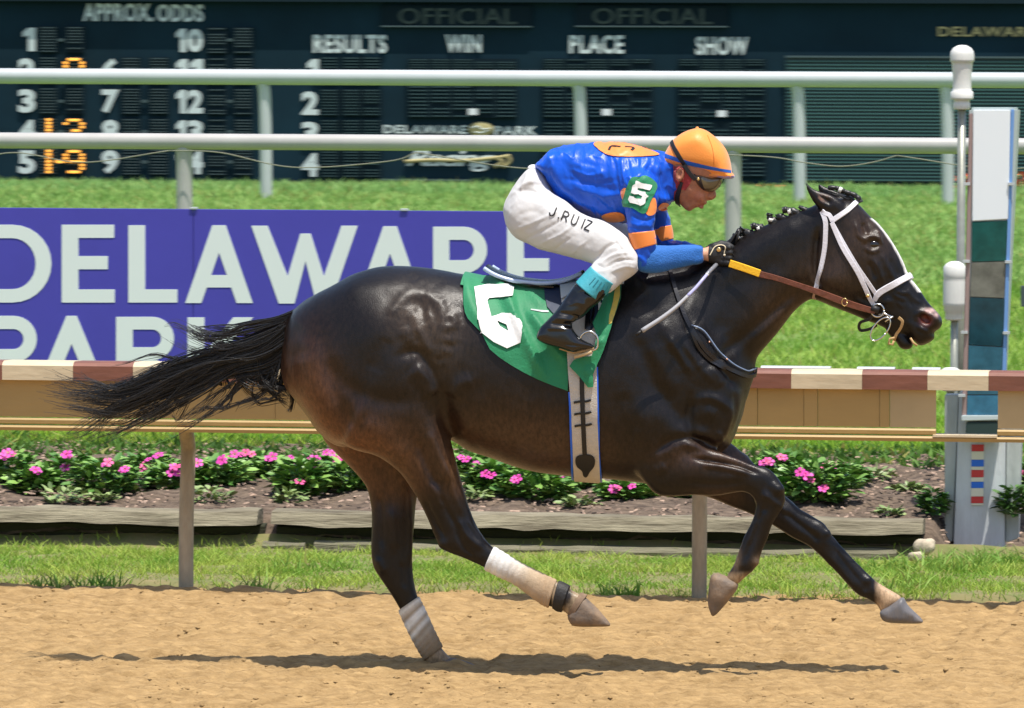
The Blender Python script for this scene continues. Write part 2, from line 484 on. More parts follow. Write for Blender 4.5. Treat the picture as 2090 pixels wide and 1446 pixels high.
def decal(name, contours_px, bvh, mat_, parent, off=.002, thick=.0015, cell=.012, guess=0.0, folds=None, mirror=False, lapn=0):
    """thin sheet cut to a picture outline and laid on a surface"""
    O = np.array([p for c in contours_px for p in c], float)
    me = shape2d([[(p[0]/1000, -p[1]/1000) for p in c] for c in contours_px], 0)
    bm = bmesh.new(); bm.from_mesh(me); bpy.data.meshes.remove(me)
    s = cell*.52
    for ax in (0, 2):
        lo, hi = (O[:, 0].min()/1000, O[:, 0].max()/1000) if ax == 0 else (-O[:, 1].max()/1000, -O[:, 1].min()/1000)
        v = lo+s
        while v < hi:
            no = [0, 0, 0]; no[ax] = 1; co = [0, 0, 0]; co[ax] = v
            bmesh.ops.bisect_plane(bm, geom=bm.verts[:]+bm.edges[:]+bm.faces[:], plane_co=co, plane_no=no, dist=1e-6)
            v += s
    bmesh.ops.triangulate(bm, faces=[f for f in bm.faces if len(f.verts) > 4])
    bmesh.ops.remove_doubles(bm, verts=bm.verts[:], dist=2e-4)
    NN = []
    for v in bm.verts:
        h, n = hug(bvh, v.co.x*1000, -v.co.z*1000, guess); NN.append(n)
        v.co = h+n*max(off*.75, off+(float(stroke_field(np.array([v.co.x*1000]), np.array([-v.co.z*1000]), folds)[0]) if folds else 0))
    for _ in range(lapn): bmesh.ops.smooth_vert(bm, verts=[v for v in bm.verts if not v.is_boundary], factor=.5, use_axis_x=True, use_axis_y=True, use_axis_z=True)
    bmesh.ops.recalc_face_normals(bm, faces=bm.faces)
    bm.normal_update()
    if sum((f.normal.y*f.calc_area() for f in bm.faces)) > 0: bmesh.ops.reverse_faces(bm, faces=bm.faces)
    bm.verts.ensure_lookup_table(); bm.verts.index_update(); bm.normal_update()
    P = [v.co.copy() for v in bm.verts]; n0 = len(P)
    Fs = [tuple(v.index for v in f.verts) for f in bm.faces if f.calc_area() > 1e-12]
    if thick > 0:
        B = [p-NN[i]*thick for i, p in enumerate(P)]
        cnt = {}
        for f in Fs:
            for i in range(len(f)):
                e = (f[i], f[(i+1) % len(f)]); cnt[e] = cnt.get(e, 0)+1
        rim = [e for e in cnt if (e[1], e[0]) not in cnt]
        Fs = Fs+[tuple(i+n0 for i in f[::-1]) for f in Fs]+[(a_, a_+n0, b_+n0, b_) for a_, b_ in rim]; P = P+B
    bm.free()
    if mirror:
        k = len(P); P = P+[Vector((p.x, -p.y, p.z)) for p in P]; Fs = Fs+[tuple(i+k for i in f[::-1]) for f in Fs]
    me = bpy.data.meshes.new(name); me.from_pydata([tuple(p) for p in P], [], Fs)
    for p in me.polygons: p.use_smooth = True
    me.update()
    try: me.set_sharp_from_angle(angle=rad(50))
    except Exception: pass
    return link(name, me, mat_, parent)
def strap(name, pts_px, width, bvh, mat_, parent, off=.003, thick=.004, n=10, guess=0.0, mirror=False, free=None):
    """flat leather band through picture points laid on a surface. free: list of Y values to hang free of it"""
    P = crom(np.array(pts_px, float), n) if len(pts_px) > 2 else np.linspace(pts_px[0], pts_px[1], n*2)
    H = []; N = []
    for i, p in enumerate(P):
        if free is not None:
            y = np.interp(i/(len(P)-1), np.linspace(0, 1, len(free)), free)
            H.append(V3(p[0], p[1], y)); N.append(Vector((0, -1, 0)))
        else:
            h, nn = hug(bvh, p[0], p[1], guess); H.append(h+nn*off); N.append(nn)
    for _ in range(2):
        N = [(N[max(0, i-1)]+N[i]*2+N[min(len(N)-1, i+1)]).normalized() for i in range(len(N))]
    if free is None:
        H = [H[0]]+[(H[i-1]+H[i]*2+H[i+1])/4 for i in range(1, len(H)-1)]+[H[-1]]
    V = []; Fq = []
    wd = width if hasattr(width, '__len__') else [width, width]
    for sgn in ((1, -1) if mirror else (1,)):
        b = len(V)
        for i in range(len(H)):
            w = np.interp(i/(len(H)-1), np.linspace(0, 1, len(wd)), wd)
            t = (H[min(i+1, len(H)-1)]-H[max(i-1, 0)]).normalized(); s = t.cross(N[i]).normalized()
            for a, c in ((-.5, 0), (-.42, 1), (.42, 1), (.5, 0)):
                q = H[i]+s*(a*w)+N[i]*(c*thick-thick*.2); V.append((q.x, q.y*sgn, q.z))
            for a in (.5, -.5):
                q = H[i]+s*(a*w)-N[i]*thick*.5; V.append((q.x, q.y*sgn, q.z))
        for i in range(len(H)-1):
            for k in range(6):
                k2 = (k+1) % 6; f = (b+i*6+k, b+i*6+k2, b+(i+1)*6+k2, b+(i+1)*6+k)
                Fq.append(f if sgn < 0 else f[::-1])
        Fq.append(tuple(b+k for k in range(6))); Fq.append(tuple(b+(len(H)-1)*6+k for k in range(6))[::-1])
    me = bpy.data.meshes.new(name); me.from_pydata(V, [], Fq)
    bm = bmesh.new(); bm.from_mesh(me); bmesh.ops.recalc_face_normals(bm, faces=bm.faces); bm.to_mesh(me); bm.free()
    return link(name, me, mat_, parent)
# ================================================================== SETTING
PROF = [(-400,-.02),(3.40,0),(3.62,.02),(4.5,.035),(5.6,.02),(5.72,.10),(5.86,.19),(6.6,.27),(8.0,.345),(8.6,.37),(10.5,.42),(13,.50),(20,.70),(28,1.0),(35,1.10),(40,1.06),(45,.99),(60,.66),(75,.30),(100,.2),(400,.1),(2500,.1)]
PY, PZ = zip(*PROF)
def gz(y): return np.interp(y, PY, PZ)
def strip(name, xs, ys, zf, m_, smooth=True):
    X, Y = np.meshgrid(xs, ys, indexing='ij'); Z = zf(X, Y)
    V = np.stack([X, Y, Z], -1).reshape(-1, 3); nx, ny = len(xs), len(ys)
    i = (np.arange(nx-1)*ny)[:, None]; j = np.arange(ny-1)[None]
    Fq = np.stack([i+j, i+ny+j, i+ny+j+1, i+j+1], -1).reshape(-1, 4)
    o = link(name, npmesh(name, V, Fq, smooth), m_); o['kind'] = 'structure'; return o
soil_far = mat('open_ground', (.10, .12, .05), rough=1, var=.3, vscale=.2)
strip('ground', np.array([-1500, -40, 40, 1500.]), np.array([-1500, -40, 3.4, 5.6, 8.6, 35, 100, 2500.]), lambda X, Y: gz(Y)-.14, soil_far)
def sst(x, a, b): t = np.clip((x-a)/(b-a), 0, 1); return t*t*(3-2*t)
XE = float(at(1892, 1100, 5.7)[0])
def endk(X, Y): return sst(X, XE, XE+.14)*(1-sst(Y, 6.15, 7.3))
# sand track
def sandz(X, Y):
    a = fbm(X*5.5, Y*9, oct=5, seed=2); b = fbm(X*17, Y*26, oct=3, seed=9); r = vnoise(X*1.3, Y*9, seed=4)
    hp = np.exp(-((X+.30)**2/.03+(Y-.13)**2/.02))
    berm = .022*np.exp(-((Y-3.28)/.10)**2)*(1+.6*vnoise(X*2.2, Y*3, seed=8))
    c = -np.abs(vnoise(X*7+a*.5, Y*12, seed=12))*.015-np.abs(vnoise(X*18, Y*27, seed=13))*.015-np.maximum(0, vnoise(X*11, Y*14, seed=21)-.3)*.055
    return .0065*a+.0078*b+.008*r+c+.012-.012*np.maximum(0, vnoise(X*5, Y*4, seed=6)-.45)*3+.03*hp+berm-.004
sand = mat('sand', (.46, .305, .140), rough=.95, spec=.15, vcol2=(.23, .145, .062), vscale=20, stretch=(.45, 1, 1), bump=.9, bscale=120, detail=8)
xs = np.concatenate([np.linspace(-40, -4.7, 12), np.arange(-4.6, 4.4, .013), np.linspace(4.5, 40, 12)])
ys = np.concatenate([np.linspace(-40, -3.3, 12), np.arange(-3.2, 3.78, .014)])
strip('sand_track', xs, ys, sandz, sand)
rg = np.random.default_rng(21); n = 5200
X = rg.uniform(-3.2, 2.6, n); Y = rg.uniform(-2.0, 3.5, n); R_ = .003+.010*rg.random(n)**3; k_ = vnoise(X*2.5, Y*2.5, seed=51) > -.15; X, Y, R_ = X[k_], Y[k_], R_[k_]; n = len(X); Z = sandz(X, Y)-R_*.15
ico = np.array([(1,0,0),(-1,0,0),(0,1,0),(0,-1,0),(0,0,1),(0,0,-1)], float); icf = np.array([(0,2,4),(2,1,4),(1,3,4),(3,0,4),(2,0,5),(1,2,5),(3,1,5),(0,3,5)])
Vc = np.stack([X, Y, Z], 1)[:, None]+ico[None]*R_[:, None, None]*rg.uniform(.6, 1.5, (n, 6, 1))*np.array([1.4, 1.3, .6])
me = npmesh('sand_clods', Vc.reshape(-1, 3), (np.arange(n)[:, None, None]*6+icf[None]).reshape(-1, 3)); link('sand_clods', me, sand, None, 'stuff')
# verge, bed, bank
def rough_z(amp, sc): return lambda X, Y: gz(Y)+amp*fbm(X*sc, Y*sc, oct=4, seed=3)
verge_m = mat('turf_soil', (.12, .15, .04), rough=1, vcol2=(.26, .20, .10), vscale=5)
strip('grass_verge', np.arange(-9, 9.1, .06), np.arange(3.50, 5.75, .05), lambda X, Y: rough_z(.012, 3)(X, Y)-.06*(Y < 3.56)-.02*(Y < 3.62), verge_m)
mulch = mat('mulch', (.045, .030, .021), rough=1, vcol2=(.20, .145, .10), vscale=22, bump=1.0, bscale=55, stretch=(.6, 1.4, 1), detail=8)
strip('mulch_bed', np.concatenate([[-20, -9], np.arange(-5.0, 4.8, .03), [9, 20]]), np.arange(5.70, 8.75, .03), lambda X, Y: rough_z(.02, 6)(X, Y)-endk(X, Y)*(gz(Y)-.02), mulch)
bank_m = mat('bank_turf', (.11, .20, .035), rough=1, vcol2=(.17, .24, .05), vscale=1.4)
strip('grass_bank', np.concatenate([[-60, -30], np.arange(-18, 10.1, .4), [30, 60]]), np.concatenate([np.arange(8.45, 75, .5), [80, 90, 100, 140]]), rough_z(.02, 1.0), bank_m)

def grass(name, x0, x1, y0, y1, n, hmin, hmax, w, c1, c2, seed, zf=gz, lean=.5, dens=None, zo=-.01, patch=1.2, cy=(.30, .30, .08)):
    rg = np.random.default_rng(seed)
    X = rg.uniform(x0, x1, n); Y = rg.uniform(y0, y1, n)
    if dens is not None:
        k = rg.random(n) < dens(X, Y); X, Y = X[k], Y[k]; n = len(X)
    P = fbm(X*patch, Y*patch, oct=3, seed=seed); cl = vnoise(X*9, Y*9, seed=seed+5)
    H = (hmin+(hmax-hmin)*rg.random(n)**1.6)*(1+.45*cl+.25*P)
    A = rg.uniform(0, np.pi, n); B = rg.uniform(0, 2*np.pi, n); L = H*lean*rg.random(n)*1.4
    Z = zf(Y)+zo
    wx, wy = np.cos(A)*w/2, np.sin(A)*w/2; lx, ly = np.cos(B)*L, np.sin(B)*L
    V = np.empty((n, 5, 3))
    V[:, 0] = np.stack([X-wx, Y-wy, Z], 1); V[:, 1] = np.stack([X+wx, Y+wy, Z], 1)
    V[:, 2] = np.stack([X+wx*.8+lx*.4, Y+wy*.8+ly*.4, Z+H*.6], 1); V[:, 3] = np.stack([X-wx*.8+lx*.4, Y-wy*.8+ly*.4, Z+H*.6], 1)
    V[:, 4] = np.stack([X+lx, Y+ly, Z+H], 1)
    i = np.arange(n)*5
    T = np.concatenate([np.stack([i, i+1, i+2], 1), np.stack([i, i+2, i+3], 1), np.stack([i+3, i+2, i+4], 1)])
    me = npmesh(name, V.reshape(-1, 3), T)
    t = np.clip(.5+.5*P+rg.normal(size=n)*.3, 0, 1)[:, None]
    C = np.array(c1)*(1-t)+np.array(c2)*t
    yl = (rg.random(n) < .07+.10*np.clip(P, 0, 1))[:, None]; C = np.where(yl, np.array(cy), C)
    vcol(me, np.repeat(C, 5, 0))
    o = link(name, me, grass_m); o['kind'] = 'stuff'; return o
grass_m = mat('grass_blades', (.1, .2, .05), rough=.6, spec=.3, attr=True)
g_b = grass_m.node_tree.nodes['Principled BSDF']
tl = grass_m.node_tree.nodes.new('ShaderNodeBsdfTranslucent'); ms = grass_m.node_tree.nodes.new('ShaderNodeMixShader'); ms.inputs[0].default_value = .35
an = [n_ for n_ in grass_m.node_tree.nodes if n_.type == 'ATTRIBUTE'][0]
grass_m.node_tree.links.new(an.outputs[0], tl.inputs[0]); grass_m.node_tree.links.new(g_b.outputs[0], ms.inputs[1]); grass_m.node_tree.links.new(tl.outputs[0], ms.inputs[2])
grass_m.node_tree.links.new(ms.outputs[0], [n_ for n_ in grass_m.node_tree.nodes if n_.type == 'OUTPUT_MATERIAL'][0].inputs[0])
def verge_d(X, Y): return np.clip((Y-3.46-.13*vnoise(X*1.7, Y, seed=31)-.10*vnoise(X*7, Y, seed=32))*2.6, 0, 1)*(1-.85*sst(Y, 5.40, 5.56))*(.78+.5*vnoise(X*3, Y*3, seed=33))
grass('grass', -4.6, 3.8, 3.40, 5.68, 142000, .018, .052, .0055, (.17,.34,.035), (.42,.52,.09), 11, dens=verge_d, lean=1.5, patch=2.6)
grass('grass', -5.8, 4.2, 8.35, 11.5, 93000, .03, .08, .007, (.18,.38,.03), (.38,.56,.06), 12, lean=.8)
grass('grass', -9, 5.4, 11.5, 22, 171000, .03, .09, .012, (.19,.37,.05), (.39,.54,.10), 13, lean=.9)
grass('grass', -12.5, 6, 22, 38, 177000, .04, .10, .018, (.19,.37,.08), (.36,.53,.15), 14, lean=1.0)
grass('grass', -15, 5, 38, 54, 106000, .05, .14, .024, (.17,.35,.09), (.33,.51,.16), 15, lean=.9)
# tall weeds where the bed ends beside the finish post, and tufts on the track edge
for k, (px, py, Y, r, n) in enumerate(((1975,1130,5.3,.22,260),(2060,1130,5.5,.22,260),(1905,1160,4.9,.25,220),(1800,1210,3.8,.20,120),(100,1198,3.45,.10,60),(200,1196,3.5,.12,80),(520,1200,3.5,.10,50),(1265,1213,3.45,.09,110),(640,1165,4.4,.2,90),(1850,1150,4.8,.25,150))):
    c = at(px, py, Y)
    o = grass('weed_tuft', c[0]-r, c[0]+r, Y-r*.6, Y+r*.6, n, .03, .10, .009, (.14,.30,.04), (.28,.44,.08), 40+k, lean=1.4)

# ================================================================== LANDSCAPE TIMBERS AND BED
timber_m = mat('weathered_timber', (.30, .265, .18), rough=.95, vcol2=(.075, .06, .036), vscale=9, bump=1.0, bscale=30, stretch=(.35, 1, 3.5), detail=8)
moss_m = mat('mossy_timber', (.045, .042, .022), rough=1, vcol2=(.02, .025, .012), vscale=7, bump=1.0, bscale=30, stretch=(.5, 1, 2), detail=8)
def timber(name, xa, xb, y0, z0, z1, depth, m_, label, seed=0, tilt=0.0, group='landscape timbers edging the flower bed'):
    n = max(4, int((xb-xa)/.03)); bm = bmesh.new(); ring = []
    prof = [(0,0),(.0,.5),(.02,.85),(.2,1),(.8,1),(1,.85),(1,0)]
    for i in range(n+1):
        x = xa+(xb-xa)*i/n; row = []
        for k, (a, b) in enumerate(prof):
            w = float(vnoise(np.array([x*7.0]), np.array([k*3.1+seed]), seed=seed)[0])*.007+float(vnoise(np.array([x*2.0]), np.array([seed*1.7]), seed=seed+3)[0])*.008
            row.append(bm.verts.new((x, y0+a*depth+w-(tilt*(1-b) if a < .5 else 0)+(.0), z0+b*(z1-z0)+w)))
        ring.append(row)
    for i in range(n):
        for k in range(len(prof)-1): bm.faces.new((ring[i][k], ring[i+1][k], ring[i+1][k+1], ring[i][k+1]))
    bm.faces.new(ring[0]); bm.faces.new(ring[-1][::-1])
    bmesh.ops.recalc_face_normals(bm, faces=bm.faces)
    o = link(name, bm_mesh(name, bm), m_); tag(o, label, 'timber', group); return o
def xz(px, py, Y): p = at(px, py, Y); return p[0], p[2]
zt1 = xz(1045, 1049, 5.68)[1]; zt0 = xz(1045, 1080, 5.64)[1]
timber('landscape_timber', xz(-400,1060,5.66)[0], xz(528,1060,5.66)[0], 5.64, zt0, zt1, .14, timber_m, 'weathered grey top timber of the bed edging, left of the gap', 1, .045)
timber('landscape_timber', xz(556,1060,5.66)[0], xz(1885,1060,5.66)[0], 5.64, zt0, zt1, .14, timber_m, 'long weathered grey top timber of the bed edging, right of the gap', 2, .045)
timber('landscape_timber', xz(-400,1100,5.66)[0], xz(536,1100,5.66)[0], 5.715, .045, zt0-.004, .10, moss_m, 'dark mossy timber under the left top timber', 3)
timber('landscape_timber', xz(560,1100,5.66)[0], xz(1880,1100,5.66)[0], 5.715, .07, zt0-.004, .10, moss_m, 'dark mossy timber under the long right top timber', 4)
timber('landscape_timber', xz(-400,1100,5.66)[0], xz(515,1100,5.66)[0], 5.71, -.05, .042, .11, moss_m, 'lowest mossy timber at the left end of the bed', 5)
low_m = mat('lower_timber', (.24, .22, .15), rough=1, vcol2=(.09, .085, .05), vscale=7, bump=1.0, bscale=30, stretch=(.4, 1, 3), detail=8)
timber('landscape_timber', xz(540,1100,5.66)[0], xz(622,1100,5.6)[0], 5.59, -.04, .070, .12, low_m, 'short pale timber block below the gap', 6)
timber('landscape_timber', xz(645,1100,5.66)[0], xz(1830,1110,5.6)[0], 5.59, -.05, .070, .12, low_m, 'long grey brown lower timber half sunk in the grass', 7)
# rocks
rock_m = mat('pale_rock', (.50, .42, .31), rough=.95, var=.25, vscale=20, bump=.8, bscale=40)
for (px, py, Y, r, lab) in ((1888,1116,5.45,(.055,.05,.042),'pale tan rock at the right end of the long timber'),(1868,1138,5.2,(.04,.04,.03),'smaller pale rock in the grass before the timber end'),(1832,962,8.0,(.028,.03,.022),'little white stone lying on the mulch by the finish post')):
    c = at(px, py, Y); bm = bmesh.new(); bmesh.ops.create_icosphere(bm, subdivisions=3, radius=1)
    for v in bm.verts:
        k = 1+.22*float(vnoise(np.array([v.co.x*1.6+px]), np.array([v.co.y*1.6]), np.array([v.co.z*1.6]))[0]); v.co = Vector(c)+Vector((v.co.x*r[0]*k, v.co.y*r[1]*k, v.co.z*r[2]*k))
    tag(link('rock', bm_mesh('rock', bm, True), rock_m), lab, 'rock')
# mulch chips lying on the bed
rg = np.random.default_rng(5); n = 6800
X = rg.uniform(-4.4, 3.6, n); Y = rg.uniform(5.82, 8.5, n); Z = gz(Y)+.012-endk(X, Y)*(gz(Y)-.02); L = rg.uniform(.012, .04, n); A = rg.uniform(0, 3.14, n); W = L*rg.uniform(.2, .45, n); T_ = rg.uniform(-.4, .6, n)
ca, sa = np.cos(A), np.sin(A)
def cpt(u, v, w): return np.stack([X+ca*L*u-sa*W*v, Y+sa*L*u+ca*W*v, Z+w*.006+u*L*T_*.4], 1)
Vc = np.stack([cpt(-.5,-.5,0), cpt(.5,-.4,0), cpt(.5,.5,0), cpt(-.5,.4,0), cpt(-.4,-.4,1), cpt(.4,-.3,1), cpt(.4,.4,1), cpt(-.4,.3,1)], 1).reshape(-1, 3)
q = np.array([(0,1,5,4),(1,2,6,5),(2,3,7,6),(3,0,4,7),(4,5,6,7)]); Fq = (np.arange(n)[:, None, None]*8+q[None]).reshape(-1, 4)
me = npmesh('mulch_chips', Vc, Fq); cc = (rg.uniform(.15, 1.0, n)**1.6*2.2)[:, None]*np.array([.22,.155,.115]); vcol(me, np.repeat(cc, 8, 0))
link('mulch_chips', me, mat('wood_chip', (.2,.15,.1), rough=.95, attr=True), None, 'stuff')

# ================================================================== FLOWERS
leaf_m = mat('vinca_leaf', (.05, .14, .03), rough=.42, spec=.5, attr=True)
pet_m = mat('pink_petal', (.80, .10, .38), rough=.55, attr=True, sheen=.2)
eye_p = mat('flower_eye', (.75, .25, .35), rough=.6)
FL = [(24,928),(77,963),(43,972),(23,977),(140,931),(133,954),(217,948),(303,938),(323,930),(292,960),(307,954),(355,954),(364,967),(403,945),(454,941),(470,937),(491,928),(513,927),(548,936),(589,937),(612,945),(638,939),(636,952),(652,954),(666,924),(612,983),
 (941,934),(972,948),(990,967),(1055,978),(1043,982),(1148,969),(1260,996),(1254,1002),(1290,993),(1600,935),(1557,945),(1570,943),(1679,952),(1695,959),(1711,955),(1642,969),(1655,980),(1614,981),(1682,996),(1648,972),(2082,966),(690,940),(250,962),(8,932)]
PL = [(20,930,1005,52),(78,962,1018,50),(140,938,990,55),(218,948,1022,68),(300,936,988,55),(352,955,1008,50),(440,942,1002,60),(500,932,978,52),(560,940,988,48),(610,948,1022,48),(655,936,992,52),(705,950,1012,50),(960,936,992,46),
 (1010,950,1012,50),(1092,962,1024,66),(1165,962,1002,42),(1275,986,1022,46),(1385,985,1015,30),(1590,936,985,46),(1662,952,1026,78),(1725,955,992,36),(1480,940,985,40),(2088,952,1004,34)]
SAY = ['at the far left edge of the bed','with pink blooms low at the far left','behind the first gap of bare mulch','sprawling in front, left of the rail post','with a cluster of pink blooms left of the rail post','just left of the rail post','just right of the left rail post',
 'with two double blooms right of the rail post','with few blooms in the middle of the left group','with one low pink bloom hanging over the mulch','crowded with dark pink blooms beside the near thigh','half hidden behind the hind leg','seen under the flank',
 'below the belly just right of the hind leg','widest of the plants below the belly','below the girth','below the elbow','tiny, next to the right rail post','at the left of the right hand clump','round and full with most pink blooms, right of the forelegs','small at the right of the right hand clump','behind the raised foreleg','right of the finish post']
def groundY(py):
    ys_ = np.linspace(5.8, 9.5, 60); zz = gz(ys_); P = np.stack([np.zeros(60), ys_, zz], 1); return float(np.interp(-py, -pix(P)[1], ys_))
def leafset(cx, cy, cz, w, hgt, n, seed, c1, c2, size, front=True):
    rg = np.random.default_rng(seed); V = []; C = []
    for i in range(n):
        a = rg.uniform(0, 6.283); b = rg.uniform(.05, 1)**.7; u = rg.uniform(0, 1)
        rr = b*(.55+.45*math.sin(u*2.6))
        p = np.array([cx+math.cos(a)*rr*w, cy+math.sin(a)*rr*w*.8, cz+hgt*(.08+.92*u*(1-.35*rr*rr))])
        d = np.array([math.cos(a)*.9+rg.normal()*.3, math.sin(a)*.7+rg.normal()*.3, rg.uniform(-.15, .65)]); d /= np.linalg.norm(d)
        s = np.cross(d, [rg.normal()*.3, rg.normal()*.3, 1]); s /= np.linalg.norm(s)+1e-9; nn = np.cross(s, d)
        L = size*rg.uniform(.6, 1.25); W = L*.26
        q = [p, p+d*L*.35+s*W+nn*L*.05, p+d*L*.75+s*W*.8-nn*L*.02, p+d*L-nn*L*.12, p+d*L*.75-s*W*.8-nn*L*.02, p+d*L*.35-s*W+nn*L*.05, p+d*L*.5-nn*L*.04]
        V += q; t = rg.random(); c = np.array(c1)*(1-t)+np.array(c2)*t; C += [c]*7
    b = np.arange(n)[:, None, None]*7; q = np.array([(0,1,6),(1,2,6),(2,3,6),(3,4,6),(4,5,6),(5,0,6)])
    return np.array(V), (b+q[None]).reshape(-1, 3), np.array(C)
def flower_mesh():
    V = []; Fq = []; C = []
    for k in range(5):
        a = k*1.2566; ca, sa = math.cos(a), math.sin(a)
        pts = [(.004,0,0),(.012,-.008,.002),(.026,-.013,.004),(.033,-.006,.002),(.033,.006,.0),(.026,.013,.003),(.012,.008,.001)]
        b = len(V)
        for x, y, z in pts: V.append((x*ca-y*sa, x*sa+y*ca, z)); t = min(1, x/.02); C.append((.72*t+.5*(1-t), .045*t+.02*(1-t), .42*t+.08*(1-t)))
        Fq.append(tuple(range(b, b+7)))
    me = bpy.data.meshes.new('flower'); me.from_pydata(V, [], Fq); vcol(me, np.array(C)); return me
fl_me = flower_mesh(); fl_me.materials.append(pet_m)
fl2 = fl_me.copy(); a_ = fl2.color_attributes['Col']; cc = np.empty(len(fl2.vertices)*4, np.float32); a_.data.foreach_get('color', cc); cc = cc.reshape(-1, 4); cc[:, :3] = cc[:, :3]*np.array([1.0, 1.1, .75])+np.array([.05,.03,.0]); a_.data.foreach_set('color', cc.ravel())
plants = []
for i, (px, ty, by, hw) in enumerate(PL):
    Y = groundY(by); b = at(px, by, Y); tp = at(px, ty, Y); w = hw/ (F_PX/(25+Y))
    pr = empty('vinca_plant', (b[0], b[1], b[2]), 'pink vinca plant '+SAY[i], 'flower', 'vinca plants in the mulch bed')
    H = tp[2]-b[2]
    V, T3, C = leafset(b[0], Y+.02, b[2]-.01, w*1.15, H*1.15, int(260+hw*7), 100+i, (.05,.16,.028), (.25,.42,.09), .062)
    o = link('foliage', npmesh('foliage', V, T3), leaf_m, pr, 'stuff'); vcol(o.data, C)
    st = bmesh.new()
    for k in range(6):
        a = k*1.05; p0 = Vector((b[0], Y, b[2]-.02)); p1 = Vector((b[0]+math.cos(a)*w*.5, Y+math.sin(a)*w*.4, b[2]+H*.7))
        d = (p1-p0); s = d.cross(Vector((0,1,0))).normalized()*.004; u = s.cross(d).normalized()*.004
        vs_ = [st.verts.new(p+q_) for p in (p0, p1) for q_ in (s, u, -s-u)]
        for j in range(3): st.faces.new((vs_[j], vs_[(j+1)%3], vs_[3+(j+1)%3], vs_[3+j]))
    link('stem', bm_mesh('stem', st), mat('stem', (.06,.09,.03)) if i == 0 else bpy.data.materials['stem'], pr)
    plants.append((px, (ty+by)/2, Y, w, pr))
rg = np.random.default_rng(8)
for fi, (fx, fy) in enumerate(FL):
    d = [((fx-p[0])/1.0)**2+((fy-p[1])*1.5)**2 for p in plants]; P_ = plants[int(np.argmin(d))]
    for rep in range(2 if rg.random() < .55 else 1):
        o = bpy.data.objects.new('flower', fl_me if rg.random() < .75 else fl2); COL.objects.link(o)
        Yf = P_[2]-P_[3]*.85; c = V3(fx+(rep*rg.uniform(-14, 14)), fy+rep*rg.uniform(-5, 5), Yf-.01*rep)
        o.parent = P_[4]; o.matrix_parent_inverse = Matrix.Translation(-P_[4].location)
        o.location = c; o.rotation_euler = (rad(rg.uniform(20, 62)), rad(rg.uniform(-22, 22)), rg.uniform(0, 6)) ; o.rotation_mode = 'XYZ'
        R = Matrix.Rotation(rad(rg.uniform(-30, 30)), 4, 'Z') @ Matrix.Rotation(rad(rg.uniform(28, 62)), 4, 'X') @ Matrix.Rotation(rg.uniform(0, 6), 4, 'Z')
        o.rotation_euler = R.to_euler(); s = rg.uniform(.62, 1.0); o.scale = (s, s, s)
# pale weeds and ground cover in the bed
for i, (px, by, hw, hh, lab) in enumerate(((130,1050,48,36,'pale green weed in the mulch near the left edge'),(210,1042,24,14,'low pale weed left of the rail post, beside the timber'),(425,1040,45,30,'pale weed right of the left rail post'),(345,1012,16,10,'seedling left of the rail post'),(590,1040,34,26,'pale weed by the gap in the timbers'),
    (975,1028,26,18,'pale seedling below the belly'),(1180,1038,34,18,'flat pale weed near the belly strap'),(1780,975,46,20,'grey green weed right of the round vinca'),(1850,1000,30,14,'low weed left of the finish post'),(1905,1075,26,50,'dark leafy weed at the end of the long timber'),(1815,1048,20,12,'yellow green weed near the timber end'),(2070,1085,34,60,'leafy weed right of the finish post foot'),(1490,1000,26,14,'low weed right of the right rail post'))):
    Y = groundY(min(by, 1046)); b = at(px, by, Y); b[2] = gz(Y)+.01; w = hw/(F_PX/(25+Y))
    dark = i in (9, 11)
    V, T3, C = leafset(b[0], Y, b[2]-.01, w, hh/400, int(30+hw*1.6)*(3 if dark else 1), 300+i, (.04,.10,.02) if dark else (.16,.24,.08), (.09,.20,.04) if dark else (.30,.38,.14), .05)
    o = link('bed_weed', npmesh('bed_weed', V, T3), leaf_m); vcol(o.data, C); tag(o, lab, 'weed', 'weeds in the mulch bed')
# low spreading growth at the back of the bed, where it meets the bank
grass('ground_cover', -5.2, 4, 7.75, 8.7, 6800, .03, .07, .028, (.05,.13,.02), (.13,.26,.04), 77, lean=1.3)
# ================================================================== INNER SAFETY RAIL (brown, with a coloured cap)
RY = 3.08
zr = lambda y: float(at(1045, y, RY)[2])
xr_ = lambda x, y=780: float(at(x, y, RY)[0])
rail = empty('track_rail', (0, RY, 0), 'tan plastic track rail with alternating cream and brown cap beside the sand', 'rail')
cream = mat('cream_paint', (.60, .50, .33), rough=.5, var=.12, vscale=14, bump=.2, bscale=40, stretch=(.3, 1, 1))
brownp = mat('red_brown_paint', (.20, .078, .05), rough=.5, var=.2, vscale=14, bump=.2, bscale=40, stretch=(.3, 1, 1))
tanp = mat('tan_plastic', (.40, .27, .10), rough=.5, var=.10, vscale=3, bump=.12, bscale=60, stretch=(.3, 1, 1))
tanp2 = mat('pale_tan_plastic', (.48, .37, .20), rough=.5, var=.08, vscale=3)
bnd = [-120,5,150,272,405,540,675,810,945,1080,1215,1350,1480,1615,1760,1893,2018,2150,2290]
X = [xr_(b) for b in bnd]
X = [X[0]-.29*k for k in range(14, 0, -1)]+X+[X[-1]+.29*k for k in range(1, 15)]
zt, zb_ = zr(748), zr(787)
